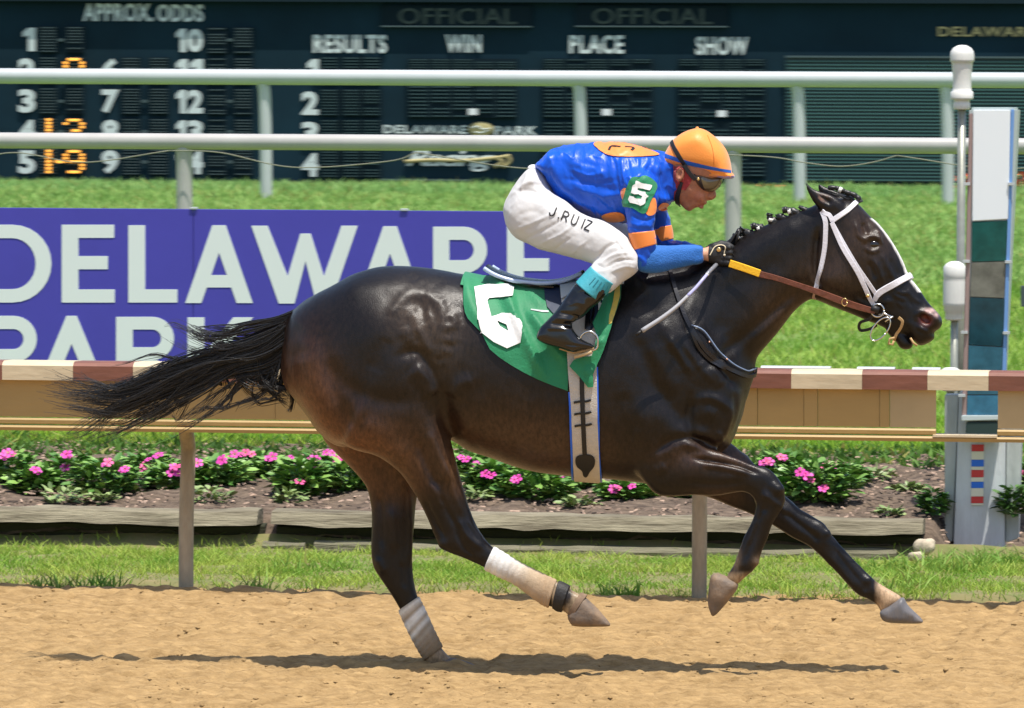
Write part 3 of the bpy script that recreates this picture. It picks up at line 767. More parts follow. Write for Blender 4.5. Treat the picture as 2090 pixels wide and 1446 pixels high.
def cap_piece(x0, x1, m_):
    bm = bmesh.new(); pr = [(RY-.01, zb_), (RY-.012, zt-.020), (RY+.006, zt-.006), (RY+.03, zt), (RY+.20, zt-.004), (RY+.22, zt-.03), (RY+.21, zb_)]
    a = [bm.verts.new((x0+.0006, y, z)) for y, z in pr]; b = [bm.verts.new((x1-.0006, y, z)) for y, z in pr]
    for k in range(len(pr)): bm.faces.new((a[k], b[k], b[(k+1) % len(pr)], a[(k+1) % len(pr)]))
    bm.faces.new(a[::-1]); bm.faces.new(b); bmesh.ops.recalc_face_normals(bm, faces=bm.faces)
    return link('cap_segment', bm_mesh('cap_segment', bm), m_, rail)
for k in range(len(X)-1): cap_piece(X[k], X[k+1], brownp if k % 2 == 0 else cream)
def prism(name, x0, x1, pr, m_, parent):
    bm = bmesh.new(); a = [bm.verts.new((x0, y, z)) for y, z in pr]; b = [bm.verts.new((x1, y, z)) for y, z in pr]
    for k in range(len(pr)): bm.faces.new((a[k], b[k], b[(k+1) % len(pr)], a[(k+1) % len(pr)]))
    bm.faces.new(a[::-1]); bm.faces.new(b); bmesh.ops.recalc_face_normals(bm, faces=bm.faces)
    return link(name, bm_mesh(name, bm), m_, parent)
zp, zq, ze = zr(866), zr(879), zr(891)
pan = [(-900,-200,tanp),(-200,560,tanp),(560,1545,tanp),(1545,1640,tanp),(1640,1668,tanp),(1668,1795,tanp),(1795,1815,tanp),(1815,1910,tanp2),(2036,2250,tanp2),(2250,2900,tanp)]
for k, (a, b, m_) in enumerate(pan):
    o = .004*(k % 2)
    prism('rail_panel', xr_(a)+.001, xr_(b)-.001, [(RY+.022+o, zb_-.002), (RY+.030+o, zp+.004), (RY+.052+o, zp+.004), (RY+.046+o, zb_-.002)], m_, rail)
for a, b in ((-3000, 1910), (2036, 4200)):
    prism('rail_lip', xr_(a), xr_(b), [(RY+.020, zp), (RY+.012, zp-.008), (RY+.014, zq+.004), (RY+.028, zq), (RY+.06, zq), (RY+.06, zp)], tanp, rail)
prism('bottom_lip', xr_(-3000), xr_(4200), [(RY-.002, zq-.004), (RY-.01, zq-.012), (RY-.006, ze), (RY+.07, ze), (RY+.07, zq-.004)], tanp, rail)
prism('bright_sill', xr_(1905), xr_(2036), [(RY-.012, zq+.004), (RY-.012, zq-.006), (RY+.08, zq-.003), (RY+.08, zq+.006)], cream, rail)
post_m = mat('weathered_post', (.36, .30, .21), rough=.8, var=.35, vscale=9, bump=.5, bscale=60, stretch=(1, 1, .3))
for px, lean in ((-2760,.02),(-1710,.02),(-665, .02), (380, .02), (1427, -.005), (2474, .0), (3520,0)):
    b = at(px, 1190+px*.022, 3.42); p0 = Vector((b[0], 3.42, -.25))
    pts = [p0, Vector((b[0], 3.42, .3)), Vector((b[0]+lean*.4, 3.42, .62)), Vector((b[0]+lean*.6, 3.38, ze-.05)), Vector((b[0]+lean*.4, 3.30, ze+.05)), Vector((b[0]+lean*.4, 3.20, zb_-.02))]
    tube('rail_post', [tuple(v) for v in crom(np.array([tuple(p) for p in pts]), 6)], .0345, post_m, rail, 18)
white = mat('white_enamel', (.50, .53, .53), rough=.32, var=.05, vscale=3)
white_b = mat('dusty_white_enamel', (.44, .425, .40), rough=.35, var=.08, vscale=3)
for a, b in ((1548,1690),(1745,1822),(1858,1915)):
    prism('cap_strip', xr_(a), xr_(b), [(RY+.10, zt), (RY+.11, zt+.008), (RY+.16, zt+.008), (RY+.17, zt-.002)], white, rail)

# ================================================================== WHITE TURF RAILS
def white_rail(name, Y, y_mid, y_base, r, posts, rp, label, bend, white):
    root = empty(name, (0, Y, float(gz(Y))), label, 'rail')
    z = float(at(1045, y_mid, Y)[2])
    pipe = tube('rail_pipe', [(x, Y, z) for x in np.linspace(-26, 26, 40)], r, white, root, 28)
    for px in posts:
        c = at(px, y_base, Y)
        pts = [(c[0]-bend*.3, Y+.02, z-r*.6), (c[0]-bend*.12, Y+.03, z-r-.1), (c[0], Y+.03, (z+gz(Y))/2), (c[0]+.01, Y+.03, gz(Y)-.15)]
        tube('rail_post', crom(np.array(pts), 6), rp, white, root, 18)
    return root, z
r1, z1 = white_rail('white_rail', 20.0, 293, 520, .058, (-1865,-745,375,1495,2615), .060, 'nearer white tubular turf rail, lower of the two, with a wire slung below', .02, white_b)
r2, z2 = white_rail('white_rail', 35.0, 160, 400, .075, (-700,-90,541,1184,1630,1933,2500), .058, 'farther white tubular turf rail, upper of the two, on the crest of the bank', .10, white)
wire_m = mat('wire', (.22, .22, .16), rough=.7)
for pts in (((-330,306),(-100,330),(30,312),(170,332),(345,308)), ((345,308),(450,312),(600,342),(790,330),(850,312)), ((850,312),(1100,345),(1340,312)), ((1340,312),(1560,320),(1640,332),(1715,340),(1780,332),(1830,318)), ((1830,318),(2050,345),(2300,318))):
    P = crom(np.array(pts, float), 8); tube('slung_wire', at(P[:, 0], P[:, 1], 19.9), .0042, wire_m, r1, 6)

# ================================================================== PURPLE BANNER
BY = 12.0
ban = empty('banner', (0, BY, float(gz(BY))), 'purple banner sign with large white lettering behind the track rail', 'sign')
purple = mat('purple_vinyl', (.062, .052, .40), rough=.55, var=.05, vscale=2, bump=.05, bscale=20)
bx0, bx1 = float(at(-700, 600, BY)[0]), float(at(1312, 600, BY)[0]); bz1 = float(at(1045, 432, BY)[2]); bz0 = float(at(1045, 830, BY)[2])
xm = float(at(394, 600, BY)[0])
for a, b in ((bx0, xm), (xm, bx1)):
    box('banner_panel', ((a+b)/2, BY+.012, (bz0+bz1)/2), (b-a-.003, .02, bz1-bz0), purple, ban, .003)
for px in (-690, -150, 394, 850, 1300):
    x = float(at(px, 600, BY)[0]); box('banner_stake', (x, BY+.05, (gz(BY)-.1+bz1)/2), (.05, .05, bz1-gz(BY)+.06), post_m, ban)
for px in (395, 825): 
    x = float(at(px, 430, BY)[0]); box('banner_clip', (x, BY+.01, bz1+.005), (.045, .035, .014), white, ban, .003)
letter_m = mat('white_vinyl', (.76, .79, .78), rough=.5)
def arc(cx, cy, rx, ry, a0, a1, n=14): return [(cx+rx*math.cos(rad(a0+(a1-a0)*i/n)), cy-ry*math.sin(rad(a0+(a1-a0)*i/n))) for i in range(n+1)]
def letter_D(x, y0, y1, s, w): # stem left, bowl to x+w
    h = (y1-y0)/2; rx = min(w-s, h*1.0); xc = x+w-rx
    return [[(x, y0)]+arc(xc, y0+h, rx, h, 90, -90)+[(x, y1)], [(x+s, y1-s*.86)]+arc(xc, y0+h, rx-s, h-s*.86, -90, 90)+[(x+s, y0+s*.86)]]
def letter_E(x, y0, y1, s, w, t): m_ = (y0+y1)/2-2; return [[(x,y0),(x+w,y0),(x+w,y0+t),(x+s,y0+t),(x+s,m_-t/2),(x+w*.88,m_-t/2),(x+w*.88,m_+t/2),(x+s,m_+t/2),(x+s,y1-t),(x+w*1.01,y1-t),(x+w*1.01,y1),(x,y1)]]
def letter_L(x, y0, y1, s, w, t): return [[(x,y0),(x+s,y0),(x+s,y1-t),(x+w,y1-t),(x+w,y1),(x,y1)]]
def letter_A(xa, xb, y0, y1, s, ap, bar=True):
    ap = ap*.8
    c = (xa+xb)/2; h = y1-y0; k = (c-ap-xa)/h          # slope of a leg
    yb0, yb1 = y1-h*.36, y1-h*.20
    def xi(y): return xa+s+(y1-y)*k                      # inner left edge
    top = y0+h*.27; xt = c
    o = [(c-ap,y0),(c+ap,y0),(xb,y1),(xb-s,y1),(2*c-xi(yb1),yb1),(xi(yb1),yb1),(xa+s,y1),(xa,y1)]
    yy = y1-(c-xa-s)/k
    return [o, [(c, max(yy, y0+20)), (2*c-xi(yb0), yb0), (xi(yb0), yb0)]]
def letter_W(x, y0, y1): return [[(x,y0),(x+33,y0),(x+74,y0+103),(x+100,y0+16),(x+121,y0+16),(x+148,y0+103),(x+184,y0),(x+217,y0),(x+163,y1),(x+133,y1),(x+110.5,y0+72),(x+88,y1),(x+56,y1)]]
def letter_P(x, y0, y1, s, w, t, leg=False, yb=None):
    yb = yb or y0+(y1-y0)*.60; h = (yb-y0)/2
    out = [(x,y0)]+arc(x+w-h, y0+h, h, h, 90, -90, 16)
    if leg: out += [(x+w*.72, yb),(x+w, y1),(x+w-s*1.15, y1),(x+w*.40, yb+2),(x+s, yb+2),(x+s,y1),(x,y1)]
    else: out += [(x+s, yb),(x+s, y1),(x,y1)]
    return [out, [(x+s,yb-t)]+arc(x+w-h, y0+h, h-t, h-t, -90, 90, 16)+[(x+s,y0+t)]]
def letter_K(x, y0, y1, s, w): m_ = (y0+y1)/2; return [[(x,y0),(x+s,y0),(x+s,m_-6),(x+w-s*1.2,y0),(x+w,y0),(x+s*1.95,m_-2),(x+w+4,y1),(x+w-s*1.15,y1),(x+s*1.2,m_+20),(x+s,m_+24),(x+s,y1),(x,y1)]]
def banner_letter(cont):
    out = []
    for c in cont:
        P = at([p[0] for p in c], [p[1] for p in c], BY); out.append([(p[0], p[2]) for p in P])
    me = shape2d(out, .0012); me.transform(Matrix.Translation((0, BY+.0005, 0)))
    return link('letter', me, letter_m, ban)
t0, t1 = 459, 618
for c in (letter_D(-48, t0, t1, 32, 153), letter_E(126, t0, t1, 34, 107, 27), letter_L(262, t0+1, t1, 34, 100, 27), letter_A(378, 516, t0+1, t1+1, 33, 17), letter_W(513, t0+2, t1+2),
          letter_A(727, 865, t0+3, t1+3, 33, 17), letter_P(884, t0+4, t1+4, 33, 110, 27, True), letter_E(1035, t0+4, t1+4, 34, 97, 26)): banner_letter(c)
for c in (letter_P(-45, 645, 803, 32, 120, 27), letter_A(60+10, 222, 645, 803, 34, 13), letter_P(237, 647, 805, 34, 118, 26, True, 735), letter_K(383, 648, 806, 34, 134)): banner_letter(c)

# ================================================================== TOTE BOARD
TY = 75.0
tote = empty('tote_board', (0, TY, float(gz(TY))), 'dark green tote board with odds digits and results lettering behind the turf rails', 'scoreboard')
dark = mat('board_dark_green', (.006, .024, .036), rough=.8, spec=.15, var=.25, vscale=.6)
dark2 = mat('board_frame', (.005, .018, .026), rough=.7, spec=.2)
def tbox(name, px0, py0, px1, py1, m_, Y=TY, d=.12, parent=None, bev=0.0):
    a = at((px0), (py0+py1)/2, Y); b = at(px1, (py0+py1)/2, Y); t = at((px0+px1)/2, py0, Y); u = at((px0+px1)/2, py1, Y)
    return box(name, ((a[0]+b[0])/2, Y+d/2, (t[2]+u[2])/2), (b[0]-a[0], d, t[2]-u[2]), m_, parent or tote, bev)
tbox('board_panel', -900, -260, 2900, 420, dark, TY+.02, .6)
tbox('board_ledge', -900, -8, 2900, 5, dark2, TY-.16, .2)
tbox('board_ledge', -900, 378, 2900, 386, dark2, TY-.1, .14)
lit = mat('board_lettering', (.60, .68, .66), rough=.6)
gold = mat('board_gold', (.42, .36, .16), rough=.5)
for s, bx, off, m_ in (('APPROX.',(170,7,313,44),.03,lit),('ODDS',(321,9,415,45),.03,lit),('RESULTS',(640,71,789,109),.03,lit),('WIN',(910,71,982,108),.03,lit),('PLACE',(1163,72,1273,110),.03,lit),('SHOW',(1421,75,1527,113),.03,lit),('DELAWARE',(1915,55,2115,75),.02,gold),('PARK',(2135,56,2230,76),.02,gold),
        ('DELAWARE',(783,256,954,273),.02,lit),('PARK',(1010,258,1096,276),.02,lit)):
    write('board_text', s, bx, TY, m_, tote, off, dy=.02, spacing=1.1)
o = write('script_text', 'Racing', (830,306,1010,350), TY, lit, tote, .012, .35, dy=.02, spacing=.85)
for pts in (((826,330),(880,327),(950,328),(1015,322),(1040,318)), ((1012,322),(1025,330),(1010,342)), ((1036,316),(1040,330),(1026,342))):
    P = crom(np.array(pts, float), 5); tube('gold_flourish', at(P[:, 0], P[:, 1], TY-.03), .028, gold, tote, 8)
bm = bmesh.new(); bmesh.ops.create_uvsphere(bm, u_segments=24, v_segments=12, radius=1); c = at(982, 264, TY-.02)
for v in bm.verts: v.co = Vector((c[0]+v.co.x*.20, TY-.02+v.co.y*.03, c[2]+v.co.z*.12))
link('gold_emblem', bm_mesh('gold_emblem', bm, True), gold, tote)
for pts in (((962,262),(975,258),(985,264),(1000,262)), ((968,270),(984,271),(996,266))):
    P = crom(np.array(pts, float), 4); tube('emblem_line', at(P[:, 0], P[:, 1], TY-.055), .009, lit, tote, 6)
rows = [81, 143, 206, 268, 330]
numw = {1: 26}
def num(s, x0, x1, yc, m_=lit, hh=24):
    if len(s) == 2: num(s[0], x0, x0+19 if s[1] != '1' else x0+22, yc, m_, hh); num(s[1], x0+23 if s[1] != '1' else x0+28, x1, yc, m_, hh); return
    if s == '1':
        if x1-x0 > 26: x0 = x1-26
        w = x1-x0; P = [(x0,yc-hh+9),(x1-w*.55,yc-hh),(x1,yc-hh),(x1,yc+hh),(x1-w*.55,yc+hh),(x1-w*.55,yc-hh+15),(x0,yc-hh+19)]
        Q = at([p[0] for p in P], [p[1] for p in P], TY-.01); me = shape2d([[(q[0], q[2]) for q in Q]], .006); me.transform(Matrix.Translation((0, TY-.01, 0)))
        link('row_number', me, m_, tote); return
    write('row_number', s, (x0, yc-hh, x1, yc+hh), TY, m_, tote, .045, dy=.02)
for i, s in enumerate('12345'): num(s, (47 if s == '1' else 38), 72, rows[i]+i*.3)
for i, s in enumerate('6789'): num(s, 208, 242, rows[i+1]+1)
for i, s in enumerate(('10','11','12','13','14')): num(s, 360, 414, rows[i]+2)
for i, s in enumerate('1234'): num(s, 616 if s != '1' else 627, 650, (143,209,271,335)[i]+2)
slat_m = mat('dead_lamp_slat', (.055, .09, .095), rough=.5); slat_g = mat('dead_lamp_slat_green', (.03, .07, .075), rough=.5)
mod_m = mat('module_black', (.004, .014, .020), rough=.8, spec=.15)
def module(px0, py0, px1, py1, n=9, m_=slat_m, cols=1, seed=0):
    mo = tbox('digit_module', px0, py0, px1, py1, mod_m, TY-.05, .06)
    bm = bmesh.new(); rg = random.Random(seed+px0)
    for c_ in range(cols):
        a = px0+(px1-px0)*(c_+.08)/cols; b = px0+(px1-px0)*(c_+.92)/cols
        for k in range(n):
            if rg.random() < .12: continue
            y = py0+(py1-py0)*(k+.5)/n; e = (py1-py0)/n*.15
            p = at(a, y-e, TY-.07); q = at(b, y+e, TY-.07)
            bm_box(bm, ((p[0]+q[0])/2, TY-.065, (p[2]+q[2])/2), (q[0]-p[0], .02, p[2]-q[2]))
    link('lamp_slats', bm_mesh('lamp_slats', bm), m_, mo)
    return mo
for i, y in enumerate(rows):
    for (a, b) in ((79,116),(134,171)): module(a, y-27, b, y+27)
    if i: 
        for (a, b) in ((248,286),(304,344)): module(a, y-26, b, y+28)
    for (a, b) in ((422,462),(477,516)): module(a, y-25, b, y+29)
    for x in ((125,),(296,)*(1 if i else 0),(470,)):
        for xx in x: tbox('dash', xx-7, y-2, xx+5, y+4, lit if False else slat_m, TY-.03, .02)
    if i:
        for a in (653, 698, 739): module(a, (0,143,209,271,335)[i]-27, a+38, (0,143,209,271,335)[i]+28, 9, slat_g)
for (a, b, n) in ((832,1055,5),(1108,1332,5),(1384,1562,4)):
    for (y0, y1) in ((120,166),(174,241)): module(a, y0, b, y1, 9, slat_g, n)
for (a, b) in ((1108,1332),(1384,1562)): module(a, 248, b, 300, 7, slat_g, 5); module(a, 306, b, 362, 7, slat_g, 5)
for x, y in ((965,229),(1238,230),(1473,233),(965,163),(1238,164),(1473,166)): tbox('decimal_point', x-9, y-7, x+9, y+6, letter_m, TY-.09, .03)
for (a, b, s) in ((778,1085,'OFFICIAL'),(1174,1485,'OFFICIAL')):
    tbox('name_window', a, 12, b, 54, mod_m, TY-.05, .06); write('name_text', s, (a+35, 17, b-30, 50), TY-.06, mat('dim_text', (.028,.05,.042), rough=.6) if a < 900 else bpy.data.materials['dim_text'], tote, .01, dy=.01)
    tbox('window_sill', a, 53, b, 56, slat_m, TY-.08, .05)
tbox('thin_trim', 775, 366, 960, 369, slat_m, TY-.04, .03)
amber = mat('amber_lamp', (1.0, .42, .06), rough=.4, emit=1.1)
DIG = {'1':['00100','01100','00100','00100','00100','00100','00100'], '2':['01110','10001','00001','00110','01000','10000','11111'], '9':['01110','10001','10001','01111','00001','00001','01110'], '8':['01110','10001','10001','01110','10001','10001','01110']}
def amber_digit(s, x0, y0, x1, y1):
    bm = bmesh.new(); D = DIG[s]
    for r_, row in enumerate(D):
        runs = []; c0 = None
        for c_, v in enumerate(row+'0'):
            if v == '1' and c0 is None: c0 = c_
            if v == '0' and c0 is not None: runs.append((c0, c_)); c0 = None
        for a, b in runs:
            xa = x0+(x1-x0)*a/5; xb = x0+(x1-x0)*b/5-1; ya = y0+(y1-y0)*(r_+.15)/7; yb = y0+(y1-y0)*(r_+.85)/7
            if s == '1': xa, xb = x0+(x1-x0)*.26, x0+(x1-x0)*.50
            p = at(xa, ya, TY-.10); q = at(xb, yb, TY-.10); bm_box(bm, ((p[0]+q[0])/2, TY-.09, (p[2]+q[2])/2), (q[0]-p[0], .03, p[2]-q[2]), bevel=.008)
    link('lit_digit', bm_mesh('lit_digit', bm), amber, tote)
amber_digit('8', 130, 118, 172, 168); amber_digit('1', 85, 241, 122, 291); amber_digit('2', 130, 242, 172, 292); amber_digit('1', 85, 305, 122, 355); amber_digit('9', 130, 306, 172, 355)
tbox('lit_dash', 114, 327, 130, 333, amber, TY-.1, .03)
# video screen of horizontal louvres
scr = tbox('video_screen', 1603, 120, 2700, 374, mat('screen_dark', (.014,.045,.050), rough=.5), TY-.06, .06)
bm = bmesh.new(); y = 124
while y < 372:
    p = at(1606, y, TY-.08); q = at(2690, y+2.6, TY-.08); p2 = at(1606, y+2.6, TY-.08)
    bm_box(bm, ((p[0]+q[0])/2, TY-.08, (p[2]+p2[2])/2), (q[0]-p[0], .03, p[2]-p2[2])); y += 7.1
link('louvres', bm_mesh('louvres', bm), mat('screen_louvre', (.045,.13,.12), rough=.5), scr, 'stuff')
tbox('screen_trim', 1603, 116, 2700, 120, slat_m, TY-.12, .08)
# little red flowers and a marker far behind
for k, (px, py, w, hh, lab) in enumerate(((1568,388,26,14,'low clump of orange flowers under the tote board near the fourth rail post'),(1985,388,60,38,'orange red flower clump behind the finish mirror'),(2090,392,50,40,'orange red flower clump at the right edge below the video screen'))):
    c = at(px, py, 46); w_ = w/180
    V, T3, C = leafset(c[0], 46, gz(46), w_, hh/180*1.2, 260, 500+k, (.10,.20,.04), (.75,.13,.03), .10)
    rg = np.random.default_rng(k); C = np.where(np.repeat(rg.random(260) < .6, 7)[:, None], [.70,.13,.04], [.10,.22,.05])
    o = link('flower_clump', npmesh('flower_clump', V, T3), pet_m); vcol(o.data, C); tag(o, lab, 'flower')

# ================================================================== FINISH LINE MIRROR
MY = 6.05
def mq(name, quad, Y, d, m_, parent, bev=.004):
    """box whose front face is a picture quad (tl,tr,br,bl) on the plane Y"""
    P = [at(x, y, Y) for x, y in quad]; bm = bmesh.new()
    f = [bm.verts.new(p) for p in P]; b = [bm.verts.new(p+np.array([0, d, 0])) for p in P]
    bm.faces.new(f); bm.faces.new(b[::-1])
    for k in range(4): bm.faces.new((f[k], b[k], b[(k+1) % 4], f[(k+1) % 4]))
    bmesh.ops.recalc_face_normals(bm, faces=bm.faces)
    if bev: bmesh.ops.bevel(bm, geom=bm.edges[:], offset=bev, segments=2, affect='EDGES')
    return link(name, bm_mesh(name, bm), m_, parent)
fb_ = np.array([float(at(2000, 1112, MY)[0]), MY, 0])
fin = empty('finish_post', (fb_[0], MY, 0), 'tall finish line post with white head, mirror strip and striped grey wooden foot', 'post')
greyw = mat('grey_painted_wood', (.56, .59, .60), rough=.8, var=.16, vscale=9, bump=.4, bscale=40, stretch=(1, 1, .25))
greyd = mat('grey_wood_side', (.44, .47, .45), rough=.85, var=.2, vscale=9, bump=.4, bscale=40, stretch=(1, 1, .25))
mq('foot_board', [(1958,800),(2052,800),(2050,1120),(1946,1120)], MY, .12, greyw, fin)
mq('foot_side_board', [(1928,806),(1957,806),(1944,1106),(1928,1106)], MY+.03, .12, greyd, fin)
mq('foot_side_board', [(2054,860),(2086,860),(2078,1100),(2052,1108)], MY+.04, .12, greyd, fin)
redp, bluep, creamp = mat('red_tape', (.62,.045,.045), rough=.5), mat('blue_tape', (.02,.16,.70), rough=.5), mat('cream_tape', (.78,.74,.58), rough=.5)
y = 908
for k, (m_, hgt) in enumerate(((redp,14),(creamp,17),(bluep,14),(creamp,7),(redp,15),(creamp,9),(bluep,13),(creamp,17),(redp,14),(creamp,4))):
    mq('tape_stripe', [(1983-(k*.1),y),(2008-k*.1,y),(2008-k*.15,y+hgt-.6),(1983-k*.15,y+hgt-.6)], MY-.006, .005, m_, fin, 0); y += hgt
whitehead = mat('white_acrylic', (.84, .88, .90), rough=.25); pinkf = mat('pinkish_aluminium', (.34,.24,.22), rough=.4); bluef = mat('blue_frame', (.17,.34,.66), rough=.4); greyf = mat('pale_grey_frame', (.45,.52,.50), rough=.4)
mq('mirror_case', [(1978,220),(2078,220),(2046,858),(1964,858)], MY-.10, .20, greyf, fin, .012)
mq('white_head', [(1986,224),(2062,224),(2058,448),(1984,452)], MY-.116, .03, whitehead, fin)
mq('frame_strip', [(1978,232),(1986,232),(1973,850),(1963,850)], MY-.112, .03, pinkf, fin)
mq('frame_strip', [(2063,224),(2070,224),(2053,768),(2044,768)], MY-.112, .03, bluef, fin)
for q_, col, n_ in (([(1984,453),(2057,451),(2053,533),(1983,535)],(.012,.085,.075),'mirror_pane'),([(1983,536),(2053,534),(2050,609),(1980,606)],(.16,.16,.135),'mirror_pane'),([(1980,607),(2050,610),(2047,708),(1977,704)],(.012,.055,.075),'mirror_pane'),([(1977,705),(2047,709),(2043,806),(1974,806)],(.035,.12,.17),'mirror_pane'),([(1974,807),(2043,807),(2040,848),(1973,848)],(.04,.17,.27),'mirror_pane')):
    mq(n_, q_, MY-.113, .02, mat('painted_reflection_%d' % int(q_[0][1]), col, rough=.12, spec=.4, var=.35, vscale=9), fin, .002)  # grandstand reflection painted as one flat colour per pane
mq('lower_sill', [(1962,848),(2042,848),(2042,858),(1962,860)], MY-.13, .10, mat('sill_white', (.55,.62,.62), rough=.4), fin)
mq('dark_recess', [(1972,862),(2038,862),(2038,896),(1970,896)], MY-.125, .08, mat('recess_dark', (.02,.045,.04), rough=.7), fin)
for (x, y) in ((1973,376),(1972,534),(1968,679),(1963,808),(2064,376),(2058,535),(2054,680)):
    mq('clip', [(x-7,y-3),(x+7,y-3),(x+7,y+3),(x-7,y+3)], MY-.128, .02, white, fin, .001)

# ================================================================== LIGHT COLUMNS OF THE PHOTO FINISH
capm = mat('white_lamp_housing', (.72, .71, .66), rough=.35, var=.05, vscale=10); pipem = mat('grey_pipe', (.30,.31,.26), rough=.35, metal=.3, var=.2, vscale=9)
def column(px, Y, prof, pole_w, y_top_pole, label, extra=None):
    """prof: (half width px, y) down the housing"""
    s = F_PX/(25+Y); c = at(px, 500, Y); zbase = float(gz(Y))-.1
    root = empty('beacon_pole', (c[0], Y, zbase+.1), label, 'pole', 'beacon poles by the finish post')
    zz = lambda y: float(at(px, y, Y)[2])
    pts = [(w/s, zz(y)) for w, y in prof][::-1]
    lathe('lamp_housing', pts, (c[0], Y, 0), capm, root)
    tube('pipe', [(c[0], Y, zbase), (c[0], Y, zz(y_top_pole)/2), (c[0], Y, zz(y_top_pole))], pole_w/s/2, pipem, root, 14)
    return root, s
column(1961, 8.2, [(.5,92),(9,93),(18,98),(23,105),(24.5,112),(24.5,122),(24.5,126),(22,127),(21,134),(20,145),(18.5,160),(19,180),(20,186),(23,188),(23,200),(23,203),(16,204),(16,210),(17,212),(17,222),(15,224),(4,224)], 17, 215, 'tallest beacon pole with domed white housing beside the white head')
column(1949, 7.6, [(.5,533),(9,534),(18,539),(23,546),(23,560),(23,567),(22.5,568),(23,575),(23,618),(23,624),(22,625),(21,636),(19,637),(19,650),(17,654),(4,654)], 15, 640, 'middle beacon pole with cylindrical white housing left of the mirror strip')
column(1942, 7.2, [(.5,750),(12,751),(20,756),(22,764),(22,790),(20,796),(16,798),(4,800)], 16, 780, 'lowest beacon pole, its white dome level with the rail cap')
b = at(2090, 605, 14); mk = empty('marker_board', (b[0], 14, float(gz(14))), 'dark grey marker board on a thin post at the right edge of the bank', 'sign')
box('board', (b[0]+.03, 14, b[2]), (.10, .03, .13), mat('slate_grey', (.06,.08,.09), rough=.5), mk, .004); tube('post', [(b[0]+.03, 14.03, gz(14)-.1), (b[0]+.03, 14.03, b[2])], .012, mat('green_post', (.10,.16,.08)), mk, 10)
# ================================================================== HORSE
def loft_tube(name, pairs, mat_, parent, n=28, per=6, grow=0.0, ridges=0, ramp=0.0, cols=None, capends=True):
    """sleeve through picture edge pairs (ax,ay,bx,by,w,Y)"""
    Q = crom(np.array(pairs, float), per) if len(pairs) > 2 else np.array(pairs[0])+np.linspace(0, 1, per*2)[:, None]*(np.array(pairs[1])-np.array(pairs[0]))
    A = at(Q[:, 0], Q[:, 1], Q[:, 5]); B = at(Q[:, 2], Q[:, 3], Q[:, 5])
    C = (A+B)/2; E = (A-B)/2; L = np.linalg.norm(E, axis=1)[:, None]; E = E/L
    ang = np.linspace(0, 2*np.pi, n, endpoint=False)
    g = np.full(len(Q), grow)
    if ridges: g = g+ramp*np.abs(np.sin(np.linspace(0, ridges*np.pi, len(Q))))
    V = C[:, None]+(np.cos(ang)[None, :, None]*E[:, None]*(L+g[:, None])[:, None]) + np.sin(ang)[None, :, None]*np.array([0, 1, 0.])*(Q[:, 4]+g)[:, None, None]
    m_ = len(Q); V = V.reshape(-1, 3)
    faces = []
    for i in range(m_-1):
        for k in range(n):
            k2 = (k+1) % n; faces.append((i*n+k, i*n+k2, (i+1)*n+k2, (i+1)*n+k))
    if capends: faces.append(tuple(range(n))[::-1]); faces.append(tuple((m_-1)*n+k for k in range(n)))
    me = bpy.data.meshes.new(name); me.from_pydata(V.tolist(), [], faces)
    bm = bmesh.new(); bm.from_mesh(me); bmesh.ops.recalc_face_normals(bm, faces=bm.faces); bm.to_mesh(me); bm.free()
    for p in me.polygons: p.use_smooth = len(p.vertices) == 4
    if cols is not None:
        t = np.repeat(np.linspace(0, 1, m_), n); vcol(me, np.stack([np.interp(t, np.linspace(0, 1, len(cols)), [c[i] for c in cols]) for i in range(3)], 1))
    return link(name, me, mat_, parent)

horse = empty('racehorse', (0, 0, 0), 'dark brown racehorse at full gallop with white face stripe and braided mane', 'horse')
FH = Field((-2.0, -.40, -.05), (1.82, .40, 1.98), .0075)
TORSO = [(590,660),(603,633),(640,604),(680,583),(720,561),(760,548),(800,543),(850,545),(900,552),(950,561),(1000,572),(1060,582),(1140,588),
 (1200,584),(1250,570),(1300,556),(1360,560),(1430,600),(1490,680),(1528,750),(1522,790),(1513,830),(1507,870),(1492,905),(1465,930),(1420,958),(1370,985),
 (1310,986),(1230,977),(1168,972),(1100,965),(1050,952),(1010,937),(958,920),(915,897),(860,900),(780,900),(700,912),(656,886),(630,850),(603,815),(584,790),(576,752),(580,700)]
FH.part(TORSO, [(620,720,.17,0),(680,715,.25,0),(760,730,.285,0),(850,740,.29,0),(950,750,.28,0),(1060,770,.295,0),(1150,780,.29,0),(1250,780,.27,0),(1340,775,.235,0),(1420,780,.19,0),(1480,805,.12,0)], k=.02)
NECK = [(1290,558),(1380,541),(1440,520),(1490,499),(1525,478),(1575,454),(1625,434),(1672,419),(1710,420),(1740,480),(1720,560),(1690,602),(1651,612),(1624,633),(1604,658),
 (1582,686),(1560,711),(1543,735),(1530,775),(1500,830),(1420,830),(1340,720)]
FH.part(NECK, [(1370,660,.16,0),(1440,640,.13,0),(1515,595,.098,0),(1590,545,.082,0),(1660,500,.075,0),(1700,490,.075,0)], k=.05)
HEAD = [(1668,420),(1700,406),(1738,408),(1756,421),(1776,442),(1795,459),(1814,484),(1831,511),(1845,539),(1853,559),(1867,578),(1878,592),(1892,614),(1909,633),(1920,646),
 (1924,660),(1917,673),(1906,679),(1909,690),(1895,701),(1876,706),(1862,692),(1845,684),(1826,684),(1808,671),(1790,662),(1770,655),(1754,648),(1737,641),(1715,633),(1690,622),(1671,608),(1655,585),(1650,540),(1655,470)]
FH.part(HEAD, [(1698,480,.080,0),(1738,520,.093,0),(1780,555,.080,0),(1820,600,.058,0),(1858,640,.053,0),(1893,663,.056,0)], k=.02)
